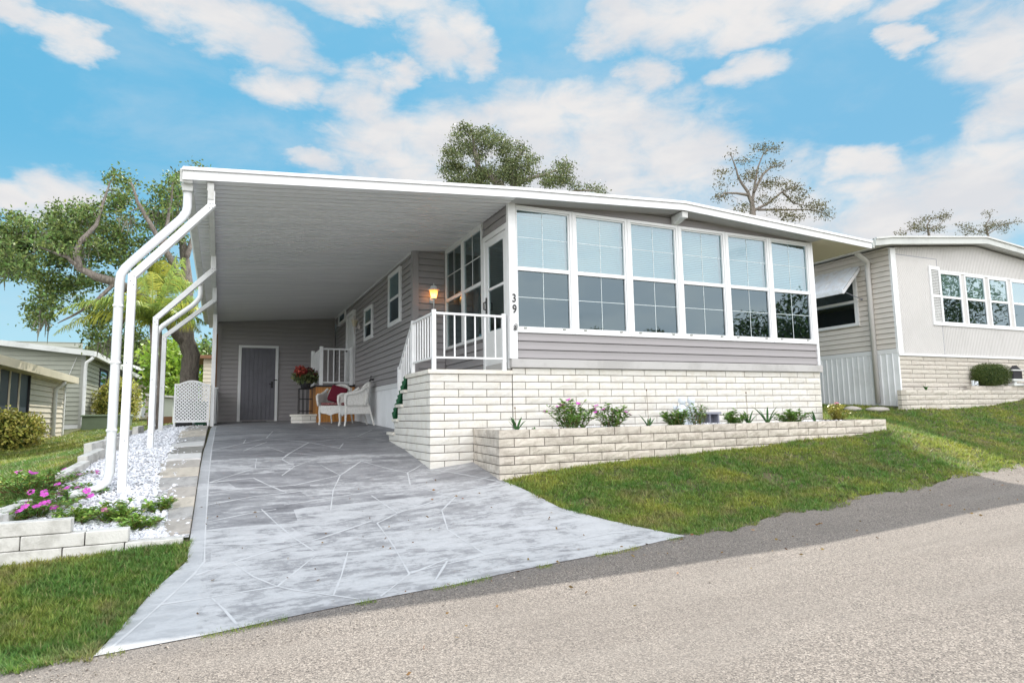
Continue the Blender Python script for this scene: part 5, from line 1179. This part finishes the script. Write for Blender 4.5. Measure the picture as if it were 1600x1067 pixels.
part('fascia', MB().prism([(xs_+.33, 2.38), (-9.5, 2.98), (-16, 2.33), (-16, 2.50), (-9.5, 3.17), (xs_+.33, 2.57)], 'y', 27.64, 27.699), M['nbfascia'], SG)
part('side_gutter', MB().box(xs_+.331, xs_+.40, 27.65, 46, 2.36, 2.56), M['whitedull'], SG)
for (a, b, z0, z1) in ((31.2, 33.2, .9, 2.2), (36, 38, .9, 2.2)):
    wn = part('window', MB().box(xs_-.01, xs_+.05, a, a+.1, z0, z1).box(xs_-.01, xs_+.05, b-.1, b, z0, z1).box(xs_-.01, xs_+.05, a+.101, b-.101, z1-.1, z1).box(xs_-.01, xs_+.05, a+.101, b-.101, z0, z0+.1), M['dark'], SG); part('pane', MB().box(xs_+.021, xs_+.03, a+.1, b-.1, z0+.1, z1-.1), M['glasslow'], wn)
wn = part('window', MB().box(-6.0, -5.95, 27.93, 28.0, 1.2, 1.75).box(-5.2, -5.15, 27.93, 28, 1.2, 1.75).box(-5.95, -5.2, 27.93, 28, 1.68, 1.75).box(-5.95,-5.2,27.93,28,1.2,1.25), M['whitev'], SG); part('pane', MB().box(-5.95, -5.2, 27.96, 27.97, 1.25, 1.68), M['screen'], wn)
part('downspout', MB().tube([(xs_+.3,27.72,2.36),(xs_+.24,27.72,2.26),(xs_+.10,27.75,2.15),(xs_+.07,27.8,1.95),(xs_+.07,27.8,-.1),(xs_+.12,27.7,-.2),(xs_+.5,27.4,-.24)], .06, 8), M['whitedull'], SG, smooth=True)
part('hanging_cable', MB().tube([(xs_-.25,27.95,2.35),(xs_-.6,27.93,1.2),(xs_-.95,27.9,-.05)], .012, 5), M['whitedull'], SG)
solo('utility_box', MB().box(-4.25, -2.85, 25.9, 26.7, -.35, .16).prism([(-4.3,.161),(-2.8,.161),(-2.84,.23),(-4.26,.23)], 'y', 25.85, 26.75), M['utility'], 'green utility box on the sunlit lawn by the sage house', 'utility box', (-3.5,26.3,-.3), bevel=.02)
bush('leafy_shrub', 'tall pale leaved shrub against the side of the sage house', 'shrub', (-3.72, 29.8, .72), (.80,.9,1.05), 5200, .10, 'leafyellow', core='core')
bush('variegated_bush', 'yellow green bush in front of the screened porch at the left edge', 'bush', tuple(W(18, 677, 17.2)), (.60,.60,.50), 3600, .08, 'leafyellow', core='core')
strap(-4.2, 26.7, -.2, .4, 14, 'small dark tuft at the foot of the sage house corner')
F_ = thing('vinyl_fence', 'pale vertical board fence beyond the utility box', 'fence', (-3.9, 37, 0)); mb = MB()
for k in range(40):
    x = -4.2+k*.02; mb.box(-4.1+k*.0, -4.06, 33+k*.28, 33+k*.28+.25, -.1, 1.45)
for k in range(5): mb.box(-4.6+k*.11, -4.6+k*.11+.10, 32.96, 32.99, -.1, 1.6)
part('boards', mb, M['whitedull'], F_); part('top_rail', MB().box(-4.13, -4.03, 33, 44.3, 1.451, 1.55), M['whitev'], F_)
B3 = thing('tan_roofed_house', 'small pale house with a low roof beyond the fence', 'house', (-4.5, 44, 0)); part('wall', MB().box(-9, -3.3, 44.5, 52, -.2, 2.4), M['cream'], B3); part('roof', MB().prism([(-2.5,2.35),(-5.0,3.2),(-9.5,2.4),(-9.5,2.6),(-5.0,3.38),(-2.5,2.5)], 'y', 44, 52), M['whitedull'], B3)
B4 = thing('beige_shed', 'beige shed half hidden by the oak trunk behind the lattice', 'shed', (.3, 26, 0)); s = MB(); siding(s, (-.62, 27), (1.6, 27), -.1, 2.30, lap=.15, proud=.02); part('siding_wall', s, M['cream'], B4); part('roof', MB().box(-.85, 1.9, 26.7, 30, 2.30, 2.42), M['brownwood'], B4)
B5 = thing('garden_cabinet', 'pale low cabinet with a sloping lid left of the lattice', 'cabinet', (-1.85, 24, -.1)); part('body', MB().box(-2.12, -1.42, 23.9, 24.6, -.2, .72), M['sagetrim'] if 0 else mat('pale green white panel', (.52,.56,.50), .6, .3), B5); part('lid', MB().prism([(-2.2,.80),(-1.3,.72),(-1.3,.78),(-2.2,.88)], 'y', 23.8, 24.7), M['whitedull'], B5); part('lower_panel', MB().box(-2.13, -1.41, 23.88, 23.899, -.2, .12), M['brownwood'], B5)
# ================================================================== TREES
YO = 19.5
w_ = lambda L, Y: [tuple(W(u, v, Y+dy)) for u, v, dy in L]
oak_l = [(w_([(294,668,0),(295,620,0),(297,585,0),(300,555,0),(291,530,0),(292,490,0),(293,450,0),(290,410,.3),(284,370,.6),(278,330,.8)], YO), [.50,.44,.42,.40,.38,.30,.26,.22,.16,.10]),
 (w_([(288,535,0),(274,520,-.2),(262,500,-.5),(240,478,-1),(215,460,-1.4),(180,442,-1.8),(150,432,-2),(125,420,-2),(105,402,-2.2),(60,385,-2.4)], YO), [.26,.24,.24,.23,.22,.20,.17,.12,.07,.02]),
 (w_([(125,420,-2),(118,395,-2),(128,375,-2),(150,352,-1.6),(160,320,-1.3),(172,285,-1)], YO), [.13,.11,.10,.08,.06,.03]),
 (w_([(293,455,0),(275,420,-.8),(255,385,-1.2),(235,350,-1.5),(215,315,-1.5),(205,285,-1.5)], YO), [.18,.15,.13,.10,.07,.03]),
 (w_([(255,385,-1.2),(262,345,-1),(268,310,-.8),(270,285,-.8)], YO), [.10,.08,.05,.03]),
 (w_([(180,442,-1.8),(150,470,-2.2),(120,490,-2.4),(90,505,-2.4)], YO), [.09,.07,.05,.02]),
 (w_([(215,460,-1.4),(200,490,-1.2),(180,520,-1),(165,545,-1)], YO), [.10,.07,.05,.02]),
 (w_([(292,400,0),(305,360,1),(315,310,1.5),(318,262,1.5)], YO), [.14,.10,.07,.03])]
for q_, (p_, r_) in enumerate(oak_l): oak_l[q_] = (p_, [x_*.56 for x_ in r_])
oak_e = [(20,350,45,18),(15,385,40,20),(45,420,50,20),(5,430,16,20),(90,360,40,20),(185,272,22,12),(215,300,38,18),(255,320,35,25),(160,330,45,22),(225,355,55,28),(275,350,20,40),(110,340,40,22),(60,365,60,25),(40,395,60,22),(10,370,30,20),(100,385,70,25),(150,375,55,30),
 (200,400,50,22),(130,430,50,18),(60,420,45,16),(80,455,40,14),(75,480,25,18),(60,500,14,12),(120,455,50,15),(170,480,40,25),(175,520,40,30),(190,550,28,18),(150,500,20,18),(305,258,14,8),(290,300,14,22),(276,280,12,14),(10,400,18,30),(250,420,30,20)]
tree('oak_tree', 'large spreading oak with hanging moss behind the carport', 'tree', oak_l, oak_e, 430, YO, 1.1, 'bark', 'leafoak', leaf=.095, per=85, spread=.135, twig=.02, moss=26, base=tuple(W(294,668,YO)))
mid_l = [(w_([(790,420,0),(792,320,0),(780,290,0),(748,262,0),(742,235,0),(738,212,0)], 27), [.4,.34,.22,.14,.09,.04]),
 (w_([(792,320,0),(803,290,0),(797,265,.4),(810,245,.6),(822,230,.6)], 27), [.2,.15,.11,.07,.03]),
 (w_([(803,290,0),(830,278,.5),(855,272,.8),(880,262,1)], 27), [.12,.09,.06,.03]), (w_([(792,320,0),(860,310,.5),(900,298,.8),(930,298,1)], 27), [.12,.09,.06,.03])]
mid_e = [(728,215,26,12),(762,213,20,11),(710,240,16,10),(740,238,20,9),(775,225,14,14),(730,275,34,16),(705,265,12,12),(770,270,18,14),(800,240,20,17),(800,262,18,12),(818,275,16,16),(790,285,20,10),(835,250,10,5),(865,272,20,18),(850,285,25,8),(882,285,14,10),(910,293,18,6),(935,298,12,4),(740,290,40,8),(722,200,10,6),(880,262,10,7)]
tree('live_oak', 'leafy green treetop showing above the middle of the roof', 'tree', mid_l, mid_e, 190, 27, 1.1, 'barkgrey', 'leafolive', leaf=.11, per=125, spread=.20, twig=.03, base=tuple(W(790,560,27)))
R1 = [(w_([(1176,480,0),(1176,335,0),(1175,318,0),(1168,300,0),(1155,280,0),(1148,258,0),(1142,240,0)], 30), [.30,.20,.14,.10,.07,.045,.02]),
 (w_([(1175,318,0),(1180,285,.3),(1184,262,.4),(1192,242,.4),(1206,231,.5)], 30), [.11,.075,.05,.035,.02]), (w_([(1178,300,0),(1192,272,.4),(1205,262,.5),(1222,258,.5)], 30), [.10,.08,.05,.02]),
 (w_([(1168,305,0),(1150,302,-.3),(1132,302,-.4),(1122,312,-.5)], 30), [.10,.07,.05,.02]), (w_([(1176,330,0),(1200,318,.4),(1222,300,.6),(1240,292,.8),(1255,290,.8)], 30), [.10,.075,.055,.035,.02]),
 (w_([(1185,328,0),(1225,328,.5),(1262,328,.7),(1285,332,.9),(1303,342,1)], 30), [.08,.06,.045,.03,.015]), (w_([(1222,300,.6),(1240,318,.6),(1262,322,.8)], 30), [.07,.05,.02])]
e1 = [(1145,240,6,4),(1192,232,14,5),(1210,232,6,4),(1162,250,12,4),(1212,258,12,5),(1130,270,12,4),(1130,288,12,6),(1125,308,8,8),(1175,275,14,6),(1212,284,12,5),(1190,290,10,4),(1238,292,16,8),(1248,310,16,6),(1270,322,18,6),(1290,334,14,7),(1160,328,16,5),(1240,340,18,5),(1220,330,20,5),(1252,300,8,6),(1200,312,14,6)]
tree('bare_oak', 'sparse nearly bare tree with twisting branches above the right end of the roof', 'tree', R1, e1, 230, 30, .7, 'barkgrey', 'leafdry', leaf=.14, per=20, spread=.24, twig=.014, base=tuple(W(1176,560,30)))
R2 = [(w_([(1455,520,0),(1452,368,0),(1448,352,0),(1455,342,0),(1485,336,0)], 32), [.2,.10,.05,.03,.015]), (w_([(1448,362,0),(1425,356,0),(1405,366,0)], 32), [.04,.025,.012]), (w_([(1450,358,0),(1470,350,0),(1482,336,0)], 32), [.04,.025,.012])]
tree('thin_tree', 'thin leafed treetop over the left part of the neighbouring roof', 'tree', R2, [(1440,345,14,5),(1465,340,16,5),(1478,334,8,3),(1425,356,16,5),(1408,364,8,3),(1450,358,22,5)], 60, 32, .6, 'barkgrey', 'leafdry', leaf=.14, per=20, spread=.24, twig=.012, group='thin treetops over the neighbouring roof', base=tuple(W(1455,560,32)))
R3 = [(w_([(1545,520,0),(1545,372,0),(1540,352,0),(1548,338,0),(1542,332,0)], 32), [.2,.10,.05,.03,.015]), (w_([(1545,365,0),(1565,352,0),(1592,346,0)], 32), [.04,.025,.012]), (w_([(1545,366,0),(1520,358,0),(1498,352,0)], 32), [.04,.025,.012])]
tree('thin_tree', 'thin leafed treetop rising over the ridge of the neighbouring roof, nearest the right edge', 'tree', R3, [(1545,334,8,4),(1540,350,12,5),(1570,350,18,5),(1588,345,8,3),(1555,358,20,6),(1505,354,12,4),(1515,365,20,4)], 64, 32, .6, 'barkgrey', 'leafdry', leaf=.14, per=20, spread=.24, twig=.012, group='thin treetops over the neighbouring roof', base=tuple(W(1545,560,32)))
# far trees at the left behind the fence
def far_tree(u, v, ru, rv, Y, lm, lb, n=90):
    b = W(u, 655, Y); tree('distant_tree', lb, 'tree', [([tuple(b), tuple(W(u, v+rv*.5, Y)), tuple(W(u, v-rv*.3, Y))], [.35, .25, .1])], [(u, v, ru, rv), (u-ru*.4, v-rv*.4, ru*.5, rv*.5), (u+ru*.4, v+rv*.2, ru*.6, rv*.6)], n, Y, 1.5, 'bark', lm, leaf=.26, per=70, spread=.5, twig=.05, group='distant trees beyond the left lawn', base=tuple(b))
far_tree(218, 575, 34, 40, 48, 'leafolive', 'hazy green tree rising beyond the pale fence', 110)
far_tree(266, 585, 22, 45, 36, 'leafbright', 'bright sunlit green tree left of the oak trunk', 110)
far_tree(322, 560, 12, 18, 38, 'leafoak', 'small dark green treetop right of the oak trunk', 30)
far_tree(170, 560, 30, 26, 52, 'leafolive', 'dark tree behind the roof of the sage house', 60)
# palm
def palm(name, label, crown, Y, fr, trunk_r, base_uv, droop=1.0, ym=.25):
    c = Vector(W(*crown, Y)); b = Vector(W(*base_uv, Y)); b.z = g1(b.x, b.y)
    T = thing(name, label, 'palm', tuple(b), 'palms behind the carport posts')
    part('trunk', MB().tube([b, b.lerp(c, .4)+Vector((.08,0,0)), b.lerp(c, .75)+Vector((.02,0,0)), c], [trunk_r*1.3, trunk_r, trunk_r*.9, trunk_r*.7], 10), M['bark'], T, smooth=True)
    rb = MB(); LV = []; YL = []
    for k, (az_, el_, L) in enumerate(fr):
        a = R_(az_); e = R_(el_); d = Vector((math.cos(a)*math.cos(e), math.sin(a)*math.cos(e), math.sin(e))); pts = []
        for i in range(9):
            t = i/8; pts.append(c+d*L*t+Vector((0,0,-droop*L*(.62 if el_ < 70 else .2)*t**2.2)))
        rb.tube(pts, [.018*(1-.85*i/8) for i in range(9)], 5, cap=False)
        yel = random.random() < ym
        for i in range(1, 9):
            for q in range(9):
                t = q/9; p = pts[i-1].lerp(pts[i], t); ax = (pts[i]-pts[i-1]).normalized(); sd = ax.cross(Vector((0,0,1))).normalized()
                LL = .42*math.sin(math.pi*min(1,(i-1+t)/8*.85+.15))+.08
                for s_ in (-1, 1):
                    dr_ = (sd*s_*.8+ax*.45+Vector((0,0,random.uniform(-.6,.15)))).normalized(); e1_ = p+dr_*LL*.55; e2_ = e1_+(dr_+Vector((0,0,-1.1))).normalized()*LL*.45; wd = ax*.010
                    (YL if yel or random.random() < .12 else LV).extend([tuple(v) for v in (p-wd, p+wd, e1_+wd, e1_-wd, e1_-wd, e1_+wd, e2_+wd*.2, e2_-wd*.2)])
    part('fronds', rb, M['frond'], T); part('leaflets', fastmesh('leaflets', LV, 4, M['frond'], tuple(b)), None, T); part('yellow_leaflets', fastmesh('yellow_leaflets', YL, 4, M['frondyellow'], tuple(b)), None, T)
palm('palm_tree', 'yellow green palm seen between the white posts', (238,505), 17.2, [(15,62,2.1),(-20,50,1.8),(60,66,2.0),(100,72,1.8),(150,68,1.9),(200,52,2.0),(188,40,2.5),(230,50,1.5),(-60,45,1.5),(330,70,2.1),(5,78,2.2),(170,80,2.0),(265,55,1.3),(178,28,2.2),(40,35,1.6),(0,40,1.5)], .09, (245,668), 1.0, .22)
palm('palm_tree', 'slender palm with an upright pale spear close to the carport gutter', (247,455), 18.4, [(60,85,1.0),(200,80,.9),(0,60,1.0),(120,65,.9),(30,50,1.0),(150,55,.9),(300,60,.9),(-20,40,1.3)], .05, (250,668), .9, .2)
# trees across the road, seen only as reflections in the panes
for (x, y, h, r, lb) in ((26.5,-7.5,5.4,2.9,'round green tree across the road reflected in the last porch window'),(27,-19,6.2,1.5,'distant tree across the road reflected low in the third window'),(23,-21,6.4,1.5,'distant tree across the road reflected low in the second window'),(40,-8,9,4,'tall tree across the road reflected in the neighbouring panes')):
    T = thing('roadside_tree', lb, 'tree', (x, y, -1.2), 'trees across the road')
    part('trunk', MB().tube([(x,y,-1.2),(x+.1,y,h*.3),(x,y,h*.6)], [.25,.2,.1], 8), M['bark'], T)
    n = int(2600*r); d = rng.normal(size=(n,3)); d /= np.linalg.norm(d, axis=1)[:,None]; cc = rng.normal(0, .45, (14,3)); P = cc[rng.integers(0,14,n)]*r+d*rng.uniform(.3,.55,n)[:,None]*r; P[:,2] *= .8
    part('crown', foliage_mesh('crown', P+np.array([x,y,h*.62]), .22, M['leafoak'], (x,y,-1.2)), None, T)
# ================================================================== GRASS
def grass_ok(x, y):
    re = road_edge(x)
    ok = y > re+.0+.05*np.sin(x*4)+.03*np.sin(x*17+1)
    right = (x > np.interp(y, [p[1] for p in DR], [p[0] for p in DR])-.015+.015*np.sin(y*11)) & ((y < 6.85) | ((x > 9.66) & (y < 20) & ((x < 12.95) | (y < 8.84)) & (x < 40)))
    lx = np.interp(y, [p[1] for p in DL], [p[0] for p in DL])+.012*np.sin(y*13)
    left = ((x < lx) & (y < 5.93)) | ((x < np.interp(y, [5.9, 7.6, 10, 15, 20], [-1.72, -1.66, -1.66, -1.68, -1.62])) & (y >= 5.93) & ((x > -4.4) | (y < 13.9)) & (y < 33))
    left2 = (y > 18.9) & (y < 33) & (x < -1.0) & (x > -4.4)
    return ok & (right | left | left2)
def patchy(x, y): return np.sin(x*3.7+2*np.sin(y*1.9+x))*np.sin(y*4.3+1.7*np.sin(x*2.3))+.5*np.sin(x*9+y*7)+.3*np.sin(x*17-y*13)
N0 = 330000; K0 = 7
u = rng.random(N0); ang = np.radians(rng.uniform(-22, 72, N0)); r = 3.6*np.exp(u*np.log(34/3.6))
x = r*np.sin(ang); y = r*np.cos(ang); k = rng.random(N0) < np.clip(.95-.5*(patchy(x, y)-.3), .15, .95); x, y = x[k], y[k]
tx = np.repeat(x, K0); ty = np.repeat(y, K0); b = rng.uniform(0, 2*np.pi, len(tx)); rr = rng.uniform(.002, .02, len(tx))
x = tx+rr*np.cos(b); y = ty+rr*np.sin(b); k = grass_ok(x, y); x, y, b, tx, ty = x[k], y[k], b[k], tx[k], ty[k]; r = np.hypot(x, y)
n = len(x); z = G(x, y); print('grass blades', n)
tuft = .75+.35*np.sin(tx*37.1+ty*51.7)
a = b+np.pi/2; h = rng.uniform(.014, .048, n)*tuft*(1+.012*r)*1.15; wd = .0029*(1+r*.13)*rng.uniform(.7,1.3,n)
ln = rng.uniform(.5, 1.5, n)*h
P0 = np.stack([x-wd*np.cos(a), y-wd*np.sin(a), z-.004], 1); P1 = np.stack([x+wd*np.cos(a), y+wd*np.sin(a), z-.004], 1); P2 = np.stack([x+ln*np.cos(b), y+ln*np.sin(b), z+h], 1)
gm = mat('grass blade', (.14,.27,.04), .5, .35, var=.4, trans=.42); t = NT(gm.node_tree); co = t.n.new('ShaderNodeTexCoord').outputs['Object']
rgb = [q for q in t.n if q.type == 'RGB'][0]; hs = [q for q in t.n if q.type == 'HUE_SAT'][0]
ge = t.n.new('ShaderNodeNewGeometry').outputs['Random Per Island']
cc = t.mix(t.rng(t.noise(co, 1.1, 5, .65), .38, .66), (.135,.265,.055), (.35,.38,.075)); cc = t.mix(t.rng(t.noise(t.scaled(co, (1,1,1), (9,4,0)), 2.3, 5, .7), .49, .66, 0, .6), cc, (.30,.245,.13)); cc = t.mix(t.rng(ge, .92, .94, 0, .7), cc, (.30,.24,.12))
t.l.new(cc, hs.inputs['Color'])
setting('lawn_grass', fastmesh('lawn_grass', np.stack([P0, P1, P2], 1).reshape(-1, 3), 3, gm), 'stuff')
# weeds along the driveway joint at the road
V = []
for _ in range(7000):
    x = random.uniform(-.5, 3.75); 
    if math.sin(x*9)+math.sin(x*4.3+1)+.4*math.sin(x*23) < -.1: continue
    y = road_edge(x)+random.gauss(-.01, .022); z = g1(x, y); a = random.uniform(0, 6.28); h = random.uniform(.008, .03)
    V += [(x-.003*math.cos(a), y-.003*math.sin(a), z), (x+.003*math.cos(a), y+.003*math.sin(a), z), (x+random.gauss(0,.014), y+random.gauss(0,.014), z+h)]
setting('joint_weeds', fastmesh('joint_weeds', V, 3, gm), 'stuff')
P = []
for _ in range(1500):
    x = random.uniform(-3, 14); y = road_edge(x)-abs(random.gauss(0, .22))-.01; P.append((x, y, g1(x, y)+.012))
setting('road_grit', fastmesh('road_grit', pebbles(np.array(P), .007), 3, mat('road grit', (.34,.30,.26), .9, .1, var=.5)), 'stuff')
P = []
for _ in range(420):
    x = random.uniform(-2.5, 12); y = road_edge(x)+random.uniform(-1.2, 3.0)
    if 2.4 < x < 9.7 and y > 6.8: continue
    P.append((x, y, g1(x, y)+.022))
setting('fallen_leaves', fastmesh('fallen_leaves', leaf_quads(np.array(P), .034, flat=.85), 4, mat('dry leaf', (.24,.15,.07), .8, .1, var=.5)), 'stuff')
x, y = -.60, 4.02
solo('curb_stone', MB().prism([(-.61,4.00),(-.53,4.05),(-.57,4.09),(-.63,4.05)], 'z', g1(x,y)-.05, g1(x,y)+.008), M['paver'], 'small pale concrete chip at the left tip of the driveway apron', 'stone', (x,y,g1(x,y)), bevel=.01)
